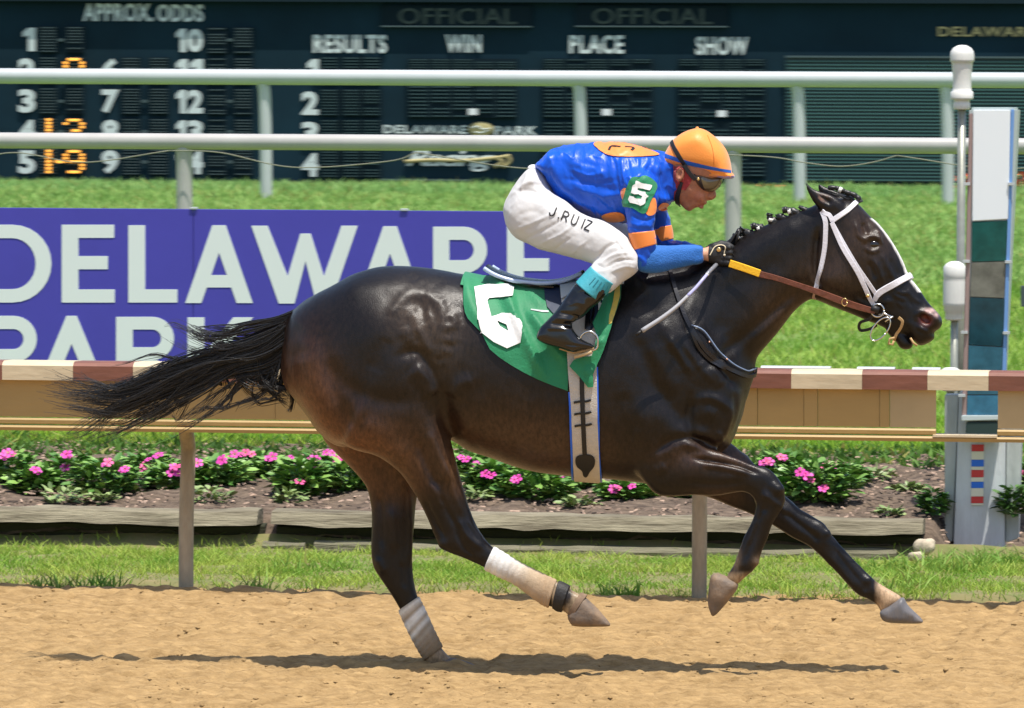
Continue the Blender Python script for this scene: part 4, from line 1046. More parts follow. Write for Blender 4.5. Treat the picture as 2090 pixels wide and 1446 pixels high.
FH.part([(1808,668),(1835,672),(1850,682),(1862,698),(1863,709),(1850,714),(1837,710),(1828,696),(1815,684)], [(1825,680,.03,0),(1847,698,.036,0)], k=.004)
# ears
FH.part([(1641,368),(1650,395),(1663,417),(1680,434),(1702,446),(1726,436),(1722,414),(1700,400),(1676,392),(1658,385)], [(1660,394,.014,-.055),(1682,413,.024,-.055),(1708,425,.028,-.05)], k=.006, closed_n=3)
FH.cap([(1654,386,-.078,.004),(1672,400,-.08,.010),(1692,412,-.08,.012)], k=.006, sub=True)
FH.part([(1669,374),(1672,392),(1684,405),(1705,420),(1738,424),(1742,408),(1720,396),(1698,386),(1680,380)], [(1683,392,.014,.055),(1710,404,.022,.055),(1730,414,.025,.05)], k=.006, closed_n=3)
# shoulders and hips
FH.part([(1290,720),(1340,650),(1400,650),(1450,700),(1495,775),(1506,825),(1490,875),(1440,925),(1380,965),(1320,960),(1285,880)],
        [(1370,730,.085,-.135),(1430,810,.085,-.115),(1385,880,.085,-.14)], k=.05, mirror=True)
NHIND = [(700,650),(780,612),(840,640),(874,700),(893,760),(903,805),(906,845),(914,880),(929,938),(946,998),(957,1035),(967,1060),(984,1092),(1008,1120),(1039,1139),(1070,1157),
 (1110,1176),(1144,1191),(1168,1206),(1192,1222),(1184,1250),(1164,1258),(1150,1247),(1126,1239),(1101,1228),(1051,1191),(990,1159),(947,1139),(915,1127),(897,1114),(886,1090),(874,1060),
 (856,1022),(836,991),(812,961),(772,932),(710,912),(650,860),(612,790),(612,700),(650,665)]
FH.part(NHIND, [(710,740,.13,-.14),(790,760,.155,-.145),(850,840,.12,-.165),(880,920,.082,-.165),(902,1000,.058,-.16),(925,1070,.042,-.155),(950,1105,.036,-.155),(1000,1137,.030,-.155),
 (1060,1170,.026,-.155),(1115,1205,.028,-.155),(1150,1222,.030,-.155),(1172,1236,.027,-.155)], k=.035)
FHIND = [(650,800),(656,886),(686,925),(709,948),(739,981),(750,1000),(757,1030),(759,1062),(758,1123),(762,1156),(777,1182),(796,1210),(816,1244),(833,1284),(854,1324),(866,1348),(884,1362),(908,1364),(930,1354),
 (916,1340),(900,1321),(885,1287),(867,1247),(853,1220),(846,1195),(842,1160),(841,1123),(845,1077),(849,1030),(856,990),(875,900),(860,740),(700,680),(650,720)]
FH.part(FHIND, [(750,800,.14,.14),(795,910,.10,.15),(803,1000,.058,.15),(803,1060,.05,.145),(801,1110,.042,.145),(810,1160,.038,.145),(828,1200,.032,.145),(845,1250,.028,.145),(865,1295,.028,.145),
 (885,1335,.032,.145),(908,1352,.028,.145)], k=.035)
NFORE = [(1325,925),(1372,906),(1399,898),(1452,917),(1501,937),(1533,949),(1568,957),(1590,980),(1601,1005),(1600,1030),(1576,1071),(1567,1099),(1555,1127),(1547,1152),(1533,1168),(1517,1182),(1503,1194),
 (1486,1190),(1484,1176),(1498,1152),(1507,1127),(1517,1099),(1529,1075),(1540,1050),(1541,1022),(1517,1004),(1460,1012),(1411,1011),(1351,1013),(1320,990),(1300,955)]
FH.part(NFORE, [(1345,955,.07,-.13),(1400,955,.068,-.145),(1450,965,.054,-.15),(1510,972,.041,-.155),(1560,985,.036,-.155),(1572,1020,.034,-.155),(1558,1055,.030,-.155),(1540,1100,.024,-.155),(1523,1145,.027,-.155),
 (1510,1168,.026,-.155),(1497,1183,.024,-.155)], k=.02)
FFORE = [(1420,940),(1480,905),(1512,922),(1535,942),(1570,985),(1600,1012),(1634,1040),(1679,1067),(1696,1091),(1736,1136),(1776,1176),(1793,1190),(1820,1206),(1842,1222),(1826,1240),(1800,1250),(1791,1236),(1772,1223),
 (1756,1217),(1736,1200),(1707,1168),(1679,1140),(1655,1117),(1614,1095),(1576,1071),(1529,1048),(1493,1034),(1444,1014),(1400,1000),(1390,960)]
FH.part(FFORE, [(1430,960,.07,.13),(1495,980,.055,.14),(1560,1022,.041,.145),(1610,1062,.035,.145),(1655,1090,.034,.145),(1690,1127,.026,.145),(1730,1165,.025,.145),(1765,1200,.029,.145),(1805,1222,.026,.145)], k=.025)
# dock of the tail, nostrils, mouth
FH.cap([(640,640,0,.05),(595,662,0,.034),(540,682,0,.026),(490,705,0,.018)], k=.03)
FH.ell((1888,652,-.056), (.027, .024, .017), -40, k=.006, sub=True, mirror=True)
FH.cap([(1868,712,-.05,.004),(1852,686,-.055,.004),(1836,672,-.056,.003)], k=.004, sub=True, mirror=True)
V, Fc = FH.surface(2)
MUS = [
 # hip and croup
 ([(859,625)],20,-.012), ([(799,650),(806,630),(835,602),(872,603),(905,628),(902,660)],9,.007), ([(849,665),(866,695),(880,722)],6,.007), ([(822,668),(838,700)],9,.006),
 ([(905,650),(897,700),(896,735)],6,.006), ([(918,640),(936,662)],7,.007), ([(908,668),(932,668)],5,.006), ([(906,690),(928,700)],5,.005), ([(903,715),(922,722)],5,.004), ([(925,615),(945,640),(940,680),(925,720)],10,-.006),
 ([(812,728),(849,719),(872,746),(892,785),(902,815)],8,-.013), ([(842,748),(872,779),(886,808)],20,.016), ([(850,745),(880,780)],5,.004), ([(670,732),(699,782),(746,809),(800,820),(850,815)],14,-.008),
 ([(745,640)],55,.012), ([(620,720),(640,790),(680,860)],28,.010), ([(655,670),(665,740),(690,820),(740,900)],11,-.008), ([(740,860),(790,900),(830,940)],26,.010), ([(838,560),(850,575)],8,-.004),
 ([(700,600),(780,585),(860,580)],22,.006), ([(790,690),(760,760)],14,-.005),
 ([(874,880),(895,930),(918,985)],10,.008), ([(850,900),(872,950),(895,1000)],8,-.008), ([(905,940),(925,1000),(942,1050)],6,.005), ([(868,1020),(885,1060),(905,1095)],5,-.006), ([(935,1060),(955,1095),(985,1120)],6,.006),
 ([(905,800),(914,850),(924,900)],12,-.016), ([(922,812),(940,785),(965,775)],11,.010), ([(935,830),(960,880)],18,.006), ([(960,780),(1010,830),(1040,880)],26,-.004),
 # ribs
 *[([(960+i*33,780+i*4),(950+i*33,860+i*4),(962+i*33,925+i*3)],9,.003) for i in range(7)],
 # shoulder
 ([(1365,690),(1387,725),(1408,758)],5,.009), ([(1395,700),(1425,745),(1455,780)],5,.006), ([(1372,715),(1395,755)],6,-.004),
 ([(1285,680),(1315,731),(1335,786),(1378,841),(1410,865)],14,-.014), ([(1330,700),(1350,750),(1390,800)],18,.008),
 ([(1405,665),(1440,710),(1478,770)],20,.013), ([(1430,736),(1475,790)],22,.008), ([(1345,665),(1380,700)],16,.008), ([(1390,640),(1417,700),(1450,738),(1483,766),(1505,792)],7,-.014),
 ([(1420,816),(1450,812),(1481,828),(1491,850),(1477,883),(1458,907)],7,.011), ([(1411,812),(1408,855),(1417,893),(1458,912)],8,-.020), ([(1436,868)],18,-.012), ([(1440,838),(1462,850)],10,.006),
 ([(1323,850)],36,.016), ([(1290,890),(1330,900)],22,.008), ([(1260,800),(1270,870),(1300,930)],14,-.008), ([(1500,800),(1502,840),(1488,880)],5,-.006), ([(1466,880),(1472,905)],4,.005),
 ([(1384,902),(1434,914),(1489,938),(1540,955)],6,.007), ([(1415,936),(1458,941),(1511,951),(1545,965)],4.5,-.010), ([(1434,949),(1480,955),(1530,968)],4,.006), ([(1400,985),(1460,990),(1520,985)],6,-.004),
 ([(1335,925),(1372,900),(1420,898),(1470,918)],7,-.016), ([(1340,965),(1358,950)],10,.006), ([(1575,985),(1590,1010)],8,.004),
 ([(1556,1040),(1536,1100),(1520,1145)],3.5,-.005), ([(1546,1060),(1528,1110)],3,.003),
 # neck
 ([(1470,560),(1560,500),(1640,455)],20,.008), ([(1420,760),(1480,720),(1540,670),(1600,618),(1640,590)],9,-.010), ([(1450,600),(1530,570),(1600,530)],14,-.005), ([(1400,620),(1470,650)],24,.006),
 ([(1530,700),(1580,655),(1625,612)],7,.006), ([(1310,600),(1340,640)],20,-.006),
 ([(775,1010),(778,1060),(780,1120)],5,-.006), ([(836,1000),(838,1080),(835,1150)],5,.005), ([(800,1040),(805,1120)],7,.004), ([(770,1140),(785,1170)],6,.005), ([(820,1150),(826,1200)],4,-.004),
 ([(905,1112)],9,.006), ([(930,1080),(945,1115),(965,1135)],4,-.005), ([(955,1062),(985,1105)],4,.004), ([(895,1010),(920,1055),(938,1085)],5,-.005), ([(880,985),(905,1040)],5,.005),
 ([(1592,998)],9,.007), ([(1562,1012)],8,.005), ([(1560,1040)],6,-.004), ([(1690,1088)],8,.007), ([(1665,1100)],7,-.004), ([(1545,1150)],6,.005), ([(1512,1165)],5,-.003), ([(1772,1184)],7,.006), ([(1765,1212)],5,.004),
 ([(1700,1118),(1728,1155),(1757,1190)],3.5,-.0035), ([(1692,1134),(1720,1168),(1748,1203)],3,.003), ([(1600,1045),(1640,1078),(1668,1098)],5,-.005), ([(1560,1010),(1610,1048)],5,.004),
 # head
 ([(1668,470),(1662,540),(1672,600)],6,-.012), ([(1700,575)],34,.010), ([(1762,455),(1770,478)],6,-.009), ([(1746,455),(1752,480),(1765,490)],4,.006), ([(1790,470),(1798,490)],6,.005),
 ([(1762,496),(1772,484),(1790,486),(1800,500)],3.5,.007), ([(1765,505),(1780,514),(1797,508)],3,.005), ([(1782,499)],8,-.006), ([(1783,530),(1795,556),(1803,580)],4,.006), ([(1775,535),(1788,570)],6,-.005),
 ([(1815,530),(1835,565)],8,-.004), ([(1800,520),(1825,570)],4,.004), ([(1745,600),(1790,625)],9,-.006),
 ([(1824,600),(1835,608),(1848,611)],2.2,.004), ([(1828,593),(1840,598),(1852,598)],2.2,.004), ([(1832,615),(1842,628)],2.4,.003), ([(1812,616)],8,.006), ([(1850,590),(1868,612),(1880,618)],3,.004), ([(1846,604),(1862,625)],3,-.003),
 ([(1869,645),(1880,636),(1893,637)],3,.004), ([(1873,664),(1882,672),(1894,678)],3,.006), ([(1868,655),(1880,668)],3,-.003), ([(1855,655),(1870,690)],6,.003), ([(1900,640),(1915,655)],4,.004), ([(1802,640),(1826,655)],4,-.004),
]
xw = V[:, 1]
MUS = [(p, w, a*1.5) if np.mean([q[0] for q in p]) > 1650 and np.mean([q[1] for q in p]) < 720 else (p, w*1.1 if w < 16 else w, a*1.5) if np.mean([q[1] for q in p]) > 930 else (p, w*1.3 if w < 16 else w, a*.95) for p, w, a in MUS]
V = relief(V, Fc, MUS)
px_, py_ = pix(V)
base_scale = 1.0
nz = fbm(V[:, 0]*9, V[:, 1]*9, V[:, 2]*9, 3, 5)*.0012
def pblob(cx, cy, rx, ry): return np.exp(-(((px_-cx)/rx)**2+((py_-cy)/ry)**2))
msk = pblob(890, 650, 70, 75)+.6*pblob(1440, 730, 70, 90)+.5*pblob(1400, 930, 120, 40)+.4*pblob(880, 770, 50, 60)+.5*pblob(1810, 560, 60, 80)+.35*pblob(1330, 820, 90, 110)+.25*pblob(1050, 850, 120, 80)+.4*pblob(900, 1050, 60, 100)+.4*pblob(1680, 1100, 90, 90)
rn_ = (1-np.abs(fbm(V[:, 0]*13+V[:, 2]*5, V[:, 1]*8, V[:, 2]*11-V[:, 0]*4, 3, 15))*1.6)
V = V+normals(V, Fc)*(nz+msk*rn_*.0046)[:, None]
V = lap(V, Fc, 1)
# coat colour (the animal's own colours)
def blob(cx, cy, rx, ry, soft=1.0): return np.exp(-(((px_-cx)/rx)**2+((py_-cy)/ry)**2)*soft)
base = np.tile(np.array([.0048, .0037, .0036]), (len(V), 1))
def tint(wt, c):
    global base
    wt = np.clip(wt, 0, 1)[:, None]; base = base*(1-wt)+np.array(c)*wt
tint(blob(900, 840, 520, 200)*.5, (.014, .008, .0055))
tint((blob(620, 840, 60, 110)+blob(700, 930, 90, 70)+blob(790, 950, 70, 60))*1.0, (.135, .055, .024))
tint((blob(1010, 900, 150, 70)+blob(1150, 930, 100, 60))*1.0, (.060, .032, .018))
tint((blob(900, 690, 70, 70)+blob(840, 640, 60, 60))*.7, (.045, .030, .019))
tint((blob(930, 950, 30, 60)+blob(810, 960, 50, 60))*.95, (.085, .042, .020))
tint((blob(1690, 570, 70, 60)+blob(1770, 480, 60, 50)+blob(1600, 640, 60, 60))*.7, (.050, .028, .016))
tint((blob(1420, 930, 90, 30)+blob(1510, 935, 40, 25)+blob(1470, 1015, 60, 20))*.7, (.060, .032, .020))
tint(np.clip((py_-1010)/60, 0, 1)*(px_ < 1080)*.9, (.0065, .005, .0055))
tint(blob(775, 960, 60, 90)*(V[:, 1] > .03)*.6, (.055, .026, .014))
tint((px_ > 1520)*np.clip((py_-960)/60, 0, 1)*.7, (.007, .0055, .006))
DUST = (.34, .23, .13)
tint(np.clip((py_-1318)/12, 0, 1)*(px_ < 1000)*.9, (.30, .21, .125))
tint(((px_ > 1128) & (px_ < 1300) & (py_ > 1170))*.95, (.36, .26, .16))
tint(blob(1152, 1215, 16, 26, 1.6)*2.2*(px_ > 1128), (.02, .015, .012))
tint(np.clip((px_-1784)/12, 0, 1)*(py_ > 1150)*.95, (.48, .33, .20))
tint(np.clip((1215-px_)/1, 0, 1)*0, DUST)
tint((np.clip((py_-1165)/14, 0, 1)*((px_ > 1440) & (px_ < 1560)))*.85, (.38, .25, .14))
tint((blob(1501, 1130, 9, 30)+blob(1550, 1150, 12, 14))*((px_ < 1570) & (px_ > 1470))*.7, (.26, .17, .10))
# blaze, snip, nostril, ear lining, lips
N_ = normals(V, Fc)
ridge = np.interp(py_, [430, 459, 484, 511, 539, 559, 578, 592], [1776, 1795, 1814, 1831, 1845, 1853, 1867, 1878])
bl = np.clip(1.3-np.abs(V[:, 1])/.022, 0, 1)*((py_ > 446) & (py_ < 596))*(px_ > ridge-26)
tint(bl*1.6, (.75, .72, .68))
tint(blob(1899, 634, 15, 6, 2)*1.5+blob(1911, 643, 7, 7, 2), (.50, .33, .30))
tint(blob(1890, 654, 15, 13, 2)*2, (.10, .022, .014))
tint(blob(1678, 405, 14, 8, 1.3)*(N_[:, 2] > .2), (.20, .12, .085))
tint(blob(1866, 702, 5, 9, 1.5)*.8, (.30, .20, .13))
base = np.where(base.mean(1)[:, None] < .1, base*base_scale, base)
me = npmesh('body', V, Fc, True); vcol(me, base)
coat = mat('horse_coat', (.02, .013, .01), rough=.345, spec=.34, attr=True, var=.5, vscale=70, detail=9, bump=.16, bscale=330, stretch=(1, 1, .45), rvar=.06)
hbody = link('body', me, coat, horse)
HB = bvh_of(V, Fc)

# hooves
def sculpt(name, lo, hi, h, fn, mat_, parent, smooth=2, noise=0.0, strokes=None, ret=False, sharp=False):
    F = Field(lo, hi, h); fn(F); v, f = F.surface(smooth)
    if strokes: v = relief(v, f, strokes, mirror=False)
    if noise: v = v+normals(v, f)*(fbm(v[:, 0]*14, v[:, 1]*14, v[:, 2]*14, 3, 3)*noise)[:, None]
    me = npmesh(name, v, f, True)
    o = link(name, me, mat_, parent)
    return (o, v, f) if ret else o
def bounds(pts, Y0, Y1, pad=.04):
    P = np.array(pts, float); a = at(P[:, 0], P[:, 1], (Y0+Y1)/2)
    return (a[:, 0].min()-pad, Y0-pad, a[:, 2].min()-pad), (a[:, 0].max()+pad, Y1+pad, a[:, 2].max()+pad)
hoof_m = mat('hoof_horn', (.11, .115, .13), rough=.45, var=.3, vcol2=(.20, .17, .15), vscale=14, bump=.3, bscale=70, stretch=(1, 1, .3))
hoof_d = mat('dusty_hoof_horn', (.30, .20, .12), rough=.7, var=.3, vcol2=(.10, .085, .075), vscale=11, bump=.3, bscale=70)
for O, sp, mm in (
    ([(1190,1219),(1206,1230),(1226,1250),(1246,1275),(1242,1279),(1176,1279),(1163,1270),(1159,1256),(1172,1236)], [(1184,1252,.044,-.155),(1205,1262,.046,-.155),(1225,1272,.03,-.155)], hoof_d),
    ([(918,1343),(942,1348),(967,1357),(970,1364),(930,1369),(900,1369),(896,1355)], [(915,1357,.044,.145),(945,1360,.045,.145)], hoof_d),
    ([(1451,1176),(1462,1170),(1486,1178),(1507,1193),(1494,1218),(1458,1258),(1450,1250),(1445,1232),(1447,1200)], [(1475,1195,.044,-.155),(1466,1218,.044,-.155),(1458,1238,.03,-.155)], hoof_d),
    ([(1842,1219),(1853,1236),(1882,1265),(1878,1273),(1813,1271),(1797,1259),(1798,1246),(1815,1236)], [(1820,1250,.044,.145),(1845,1258,.046,.145),(1862,1267,.03,.145)], hoof_m)):
    lo, hi = bounds(O, sp[0][3]-.06, sp[0][3]+.06)
    sculpt('hoof', lo, hi, .004, lambda F: F.part(O, sp, k=.01, flat=1.15), mm, horse, 1)
# leg wraps
wrapm = mat('leg_wrap', (.7, .68, .64), rough=.85, attr=True, var=.15, vscale=30, bump=.5, bscale=260)
wt, tn = (.78, .77, .74), (.44, .31, .19)
loft_tube('leg_wrap', [(1008,1118,989,1161,.033,-.155),(1039,1137,1020,1177,.031,-.155),(1070,1155,1051,1192,.029,-.155),(1110,1174,1101,1229,.030,-.155),(1136,1187,1120,1239,.031,-.155)], wrapm, horse, per=14, grow=.004, ridges=11, ramp=.0025, cols=[wt, wt, (.66,.60,.52), (.52,.40,.27), tn, tn])
loft_tube('leg_wrap', [(853,1219,815,1245,.034,.145),(867,1247,832,1284,.031,.145),(885,1287,853,1324,.031,.145),(902,1322,868,1348,.034,.145)], wrapm, horse, per=14, grow=.004, ridges=9, ramp=.0025, cols=[(.45,.38,.28),(.86,.86,.82),(.60,.52,.42),(.42,.34,.25),(.88,.87,.83),(.86,.85,.80),(.46,.37,.27),(.82,.80,.74),(.36,.29,.21),(.42,.36,.28),(.36,.28,.20),(.34,.26,.17),(.30,.22,.14),(.28,.20,.12),(.24,.17,.10),(.24,.17,.10)])
blk = mat('black_rubber', (.015, .013, .012), rough=.6, bump=.3, bscale=120)
loft_tube('fetlock_patch', [(1140,1188,1128,1240,.036,-.155),(1150,1191,1137,1246,.038,-.155),(1163,1198,1147,1248,.037,-.155)], blk, horse, grow=.005)
loft_tube('pastern_band', [(1185,1211,1159,1255,.038,-.155),(1198,1216,1166,1264,.040,-.155)], mat('run_down_patch', (.20,.13,.08), rough=.8, var=.4, vscale=20), horse, grow=.004)

# eye
def sphere(name, c, r, mat_, parent, scale=(1, 1, 1)):
    bm = bmesh.new(); bmesh.ops.create_uvsphere(bm, u_segments=20, v_segments=14, radius=r)
    bmesh.ops.scale(bm, vec=scale, verts=bm.verts); bmesh.ops.translate(bm, vec=Vector(c), verts=bm.verts)
    return link(name, bm_mesh(name, bm, True), mat_, parent)
eye_m = mat('dark_eye', (.008, .005, .004), rough=.06, spec=.8)
h, n = hug(HB, 1782, 500)
for s_ in (1, -1): sphere('eye', Vector((h.x, (h.y+.009)*s_, h.z)), .024, eye_m, horse, (1.1, .72, .82))

# tail, forelock and mane
def hair(name, guides, mat_, parent, r0=.0016, seed=3, segs=22):
    rg = np.random.default_rng(seed); VV = []; FF = []; b = 0
    for pts, cnt, s0, s1, ys, wob in guides:
        G = np.array(pts, float)
        if name == 'tail': cnt = int(cnt*.66) if cnt > 60 else cnt; wob = wob*1.5
        for c in range(cnt):
            g = G.copy()
            if c % 9 == 0: ca_ = rg.normal(size=2)*1.1; ca_ /= max(1, np.linalg.norm(ca_)/1.5); cn_ = rg.normal(size=g.shape)*wob*1.6; ct_ = rg.uniform(.80, 1)
            a = ca_+rg.normal(size=2)*.20; t_end = min(1, ct_*rg.uniform(.9, 1.05))
            tt = np.linspace(0, 1, len(g)); sp = s0+(s1-s0)*tt**1.2
            d = np.gradient(g, axis=0); d /= np.linalg.norm(d, axis=1)[:, None]+1e-9
            nrm = np.stack([-d[:, 1], d[:, 0]], 1)
            g = g+nrm*(a[0]*sp)[:, None]+(cn_+rg.normal(size=g.shape)*wob*.45)*tt[:, None]
            P = crom(g, 6)
            if name == 'tail':
                if c % 9 == 0: ph_ = rg.uniform(0, 6.3); wl_ = rg.uniform(2.0, 5.0)
                u_ = np.linspace(0, 1, len(P)); P = P+np.stack([np.zeros(len(P)), np.sin(u_*wl_*3.1+ph_)*u_*rg.uniform(2, 7)], 1)
            k = max(4, int(len(P)*t_end)); P = P[:k]
            P = P[np.linspace(0, len(P)-1, segs).astype(int)]
            tq = np.linspace(0, 1, segs)
            Y = a[1]*ys*(.5+.7*tq)+np.sin(tq*rg.uniform(2, 7)+rg.uniform(0, 6))*ys*.25
            X3 = at(P[:, 0], P[:, 1], Y)
            r = r0*rg.uniform(.6, 1.25)*(1-tq**3*.75)
            T = np.gradient(X3, axis=0); T /= np.linalg.norm(T, axis=1)[:, None]+1e-12
            A = np.cross(T, [0, 1, 0.3]); A /= np.linalg.norm(A, axis=1)[:, None]+1e-12; B = np.cross(T, A)
            ring = np.stack([X3+r[:, None]*(math.cos(q)*A+math.sin(q)*B) for q in (0, 2.09, 4.19)], 1).reshape(-1, 3)
            i = (np.arange(segs-1)*3)[:, None]+b; j = np.arange(3)[None]; j2 = (j+1) % 3
            FF.append(np.stack([i+j, i+j2, i+3+j2, i+3+j], -1).reshape(-1, 4)); VV.append(ring); b += segs*3
    return link(name, npmesh(name, np.concatenate(VV), np.concatenate(FF), True), mat_, parent)
hair_m = mat('black_hair', (.0045, .004, .0045), rough=.42, spec=.5, sheen=.1)
TG = [
 ([(618,640),(565,662),(510,676),(460,684),(410,686),(372,674)], 90, 9, 16, .03, 2),
 ([(610,648),(560,672),(505,694),(455,700),(400,690),(350,665)], 70, 10, 22, .035, 3),
 ([(606,655),(550,690),(490,712),(430,700),(380,680),(330,652)], 14, 8, 22, .04, 5),
 ([(604,660),(550,700),(490,720),(430,742),(340,772),(250,800),(160,803),(70,792)], 150, 13, 20, .04, 4),
 ([(600,670),(545,712),(480,735),(420,762),(330,796),(240,822),(160,820),(95,812)], 200, 17, 24, .045, 4),
 ([(598,680),(540,722),(475,745),(410,772),(330,815),(255,850),(190,880),(130,905)], 180, 17, 22, .045, 4),
 ([(598,690),(535,725),(470,735),(400,752),(310,790),(220,835),(180,865)], 200, 20, 22, .045, 3),
 ([(600,680),(560,720),(510,740),(460,742),(425,765),(380,800),(330,840),(265,872)], 160, 15, 14, .04, 3),
 ([(596,690),(570,725),(535,745),(500,765),(520,775),(560,780)], 150, 13, 16, .035, 3),
 ([(594,690),(575,730),(565,765),(560,790),(585,800),(602,815)], 110, 9, 12, .03, 3),
 ([(600,670),(570,705),(545,735),(548,765),(575,785),(598,792)], 170, 13, 14, .03, 3),
 ([(592,700),(545,750),(500,748),(455,738),(432,748),(400,775),(360,840),(350,860)], 16, 5, 9, .03, 4),
 ([(592,710),(530,752),(470,738),(452,760),(462,782),(440,812),(390,852),(310,925)], 22, 5, 8, .03, 4),
 ([(590,720),(560,760),(520,770),(490,785),(455,815),(400,850),(350,880)], 34, 5, 9, .03, 5),
 ([(590,725),(575,770),(545,785),(520,810),(470,825),(420,835)], 16, 5, 9, .03, 5),
 ([(590,735),(588,780),(560,800),(535,822),(505,832),(470,836)], 12, 5, 9, .03, 5),
 ([(590,745),(600,790),(600,820),(588,840),(565,846)], 9, 4, 6, .03, 4),
 ([(594,745),(603,795),(600,830),(592,848)], 9, 3, 6, .02, 4),
 ([(560,760),(520,790),(535,812),(575,820),(598,812)], 7, 4, 6, .03, 4),
 ([(500,745),(420,775),(330,800),(240,806),(215,790),(170,770),(160,765)], 3, 2, 5, .03, 3),
 ([(450,745),(380,735),(300,738),(240,742)], 10, 5, 9, .03, 4),
]
hair('tail', TG, hair_m, horse, .0021, 3)
hair('forelock', [([(1745,424),(1735,408),(1715,398),(1698,392),(1690,386)], 30, 4, 2, .01, 1), ([(1752,418),(1742,404),(1728,400),(1712,404)], 26, 4, 5, .012, 1)], hair_m, horse, .0016, 5, 12)
def braid(name, pts, r, mat_, parent, Y=-.004):
    P = crom(np.array(pts, float), 8); X3 = at(P[:, 0], P[:, 1], Y)
    L = len(P); rr = r*(1+.28*np.abs(np.sin(np.linspace(0, L*.42, L))))*np.linspace(.9, 1.05, L)
    return tube(name, X3, rr, mat_, parent, 10)
white_tape = mat('white_tape', (.8, .8, .74), rough=.6)
for pts, band in (([(1488,506),(1498,492),(1508,476),(1516,466)], (1507,484)), ([(1556,478),(1548,467),(1541,462),(1533,464)], (1548,467)), ([(1576,458),(1572,448),(1571,440),(1572,436)], (1573,449)),
                  ([(1618,440),(1612,432),(1605,429),(1597,430)], (1611,432))):
    b = braid('mane_braid', pts, .011, hair_m, horse)
    p = V3(*band, -.006); tt = V3(*pts[-1], -.006)-V3(*pts[-2], -.006); tt.normalize()
    link('braid_band', tube_mesh('braid_band', [p-tt*.006, p+tt*.006], .0128, 12), white_tape, b)
    e = V3(*pts[-1], -.004); 
for q, (x, y, rx, ry) in enumerate(((1510,489,.036,.020),(1530,479,.036,.020),(1552,467,.028,.019),(1579,454,.026,.021),(1598,446,.032,.017),(1624,434,.034,.015),(1496,500,.024,.024),(1643,428,.03,.010))):
    p = V3(x, y, 0)
    bm = bmesh.new(); bmesh.ops.create_icosphere(bm, subdivisions=3, radius=1)
    for v in bm.verts:
        k = 1+.16*math.sin(v.co.x*9+q)*math.cos(v.co.z*7)
        c = Vector((v.co.x*rx*k, v.co.y*.016*k, v.co.z*ry*k)); c.rotate(Matrix.Rotation(rad(-24), 3, 'Y').inverted().to_quaternion()) if True else None
        v.co = p+c
    link('mane_roll', bm_mesh('mane_roll', bm, True), hair_m, horse)
fb = braid('forelock_braid', [(1690,384),(1705,384),(1716,388),(1728,393),(1742,398),(1752,405),(1757,414)], .0085, hair_m, horse)
p = V3(1715,388,-.004); link('braid_band', tube_mesh('braid_band', [p-Vector((.006,0,-.003)), p+Vector((.006,0,-.003))], .0115, 12), white_tape, fb)
# ================================================================== JOCKEY
silk = mat('blue_silk', (.003, .085, .60), rough=.38, spec=.35, sheen=.04, var=.15, vscale=6, bump=.3, bscale=30, stretch=(1.5,1,.7))
orange = mat('orange_silk', (.90, .26, .045), rough=.45, sheen=.2)
green = mat('green_cloth', (.005, .20, .075), rough=.62, sheen=.25, var=.1, vscale=8, bump=.2, bscale=90)
whitec = mat('white_cloth', (.78, .78, .76), rough=.7, var=.04, bump=.12, bscale=60)
breech = mat('white_breeches', (.62, .61, .60), rough=.62, sheen=.2, var=.03, bump=.15, bscale=30)
skin = mat('skin', (.42, .155, .085), rough=.55, spec=.4, attr=True, var=.16, vscale=45, bump=.12, bscale=140)
skin.node_tree.nodes['Principled BSDF'].inputs['Subsurface Weight'].default_value = .12
skin.node_tree.nodes['Principled BSDF'].inputs['Subsurface Scale'].default_value = .01
leather = mat('black_patent_leather', (.005, .005, .006), rough=.22, spec=.5, coat=.35, bump=.15, bscale=14)
teal = mat('teal_cuff', (.045, .33, .40), rough=.55, bump=.2, bscale=80)
helm = mat('orange_helmet_cover', (.92, .30, .04), rough=.5, sheen=.3, var=.03, vscale=30, bump=.1, bscale=160)
bandb = mat('blue_band', (.01, .11, .50), rough=.5)
black = mat('black_webbing', (.01, .01, .011), rough=.55)
red = mat('red_hood', (.35, .03, .03), rough=.8, bump=.4, bscale=200, sheen=.2)
ink = mat('black_print', (.008, .008, .01), rough=.6)
brass = mat('brass', (.75, .52, .22), rough=.25, metal=.9)
steel = mat('steel', (.62, .62, .60), rough=.2, metal=1.0)

c0 = V3(1180, 560, 0)
rider = empty('person', c0, 'jockey in blue and orange silks, white breeches and orange helmet crouched over the racing horse', 'person')

# ---- geometry shared by body and clothes
TOR = [(1094,339),(1108,322),(1126,307),(1161,296),(1209,292),(1255,292),(1295,298),(1330,309),(1352,322),(1364,345),(1367,385),(1376,410),(1350,428),(1310,448),(1285,455),(1255,455),(1228,450),(1188,434),(1161,422),(1137,404),(1115,362)]
def torso(F, g=0): F.part(TOR, [(1128,345,.125,0),(1180,360,.155,0),(1240,370,.17,0),(1300,368,.185,0),(1345,365,.13,0)], k=.02, grow=g)
NARM = [(1282,352),(1310,348),(1334,365),(1343,400),(1339,430),(1334,455),(1334,472),(1338,495),(1334,520),(1322,545),(1304,545),(1294,515),(1284,478),(1277,432),(1270,400),(1272,370)]
def narm(F, g=0, fore=True):
    F.part(NARM, [(1308,385,.060,-.185),(1308,430,.050,-.215),(1310,470,.042,-.225),(1314,505,.040,-.222),(1318,528,.040,-.215)], k=.025, grow=g)
    if fore: F.part([(1296,512),(1321,503),(1350,503),(1375,503),(1405,502),(1433,504),(1436,519),(1434,535),(1405,542),(1375,548),(1345,556),(1321,557),(1306,552),(1297,538)],
           [(1318,530,.041,-.215),(1350,529,.042,-.185),(1390,525,.034,-.135),(1428,519,.027,-.095)], k=.012, grow=g)
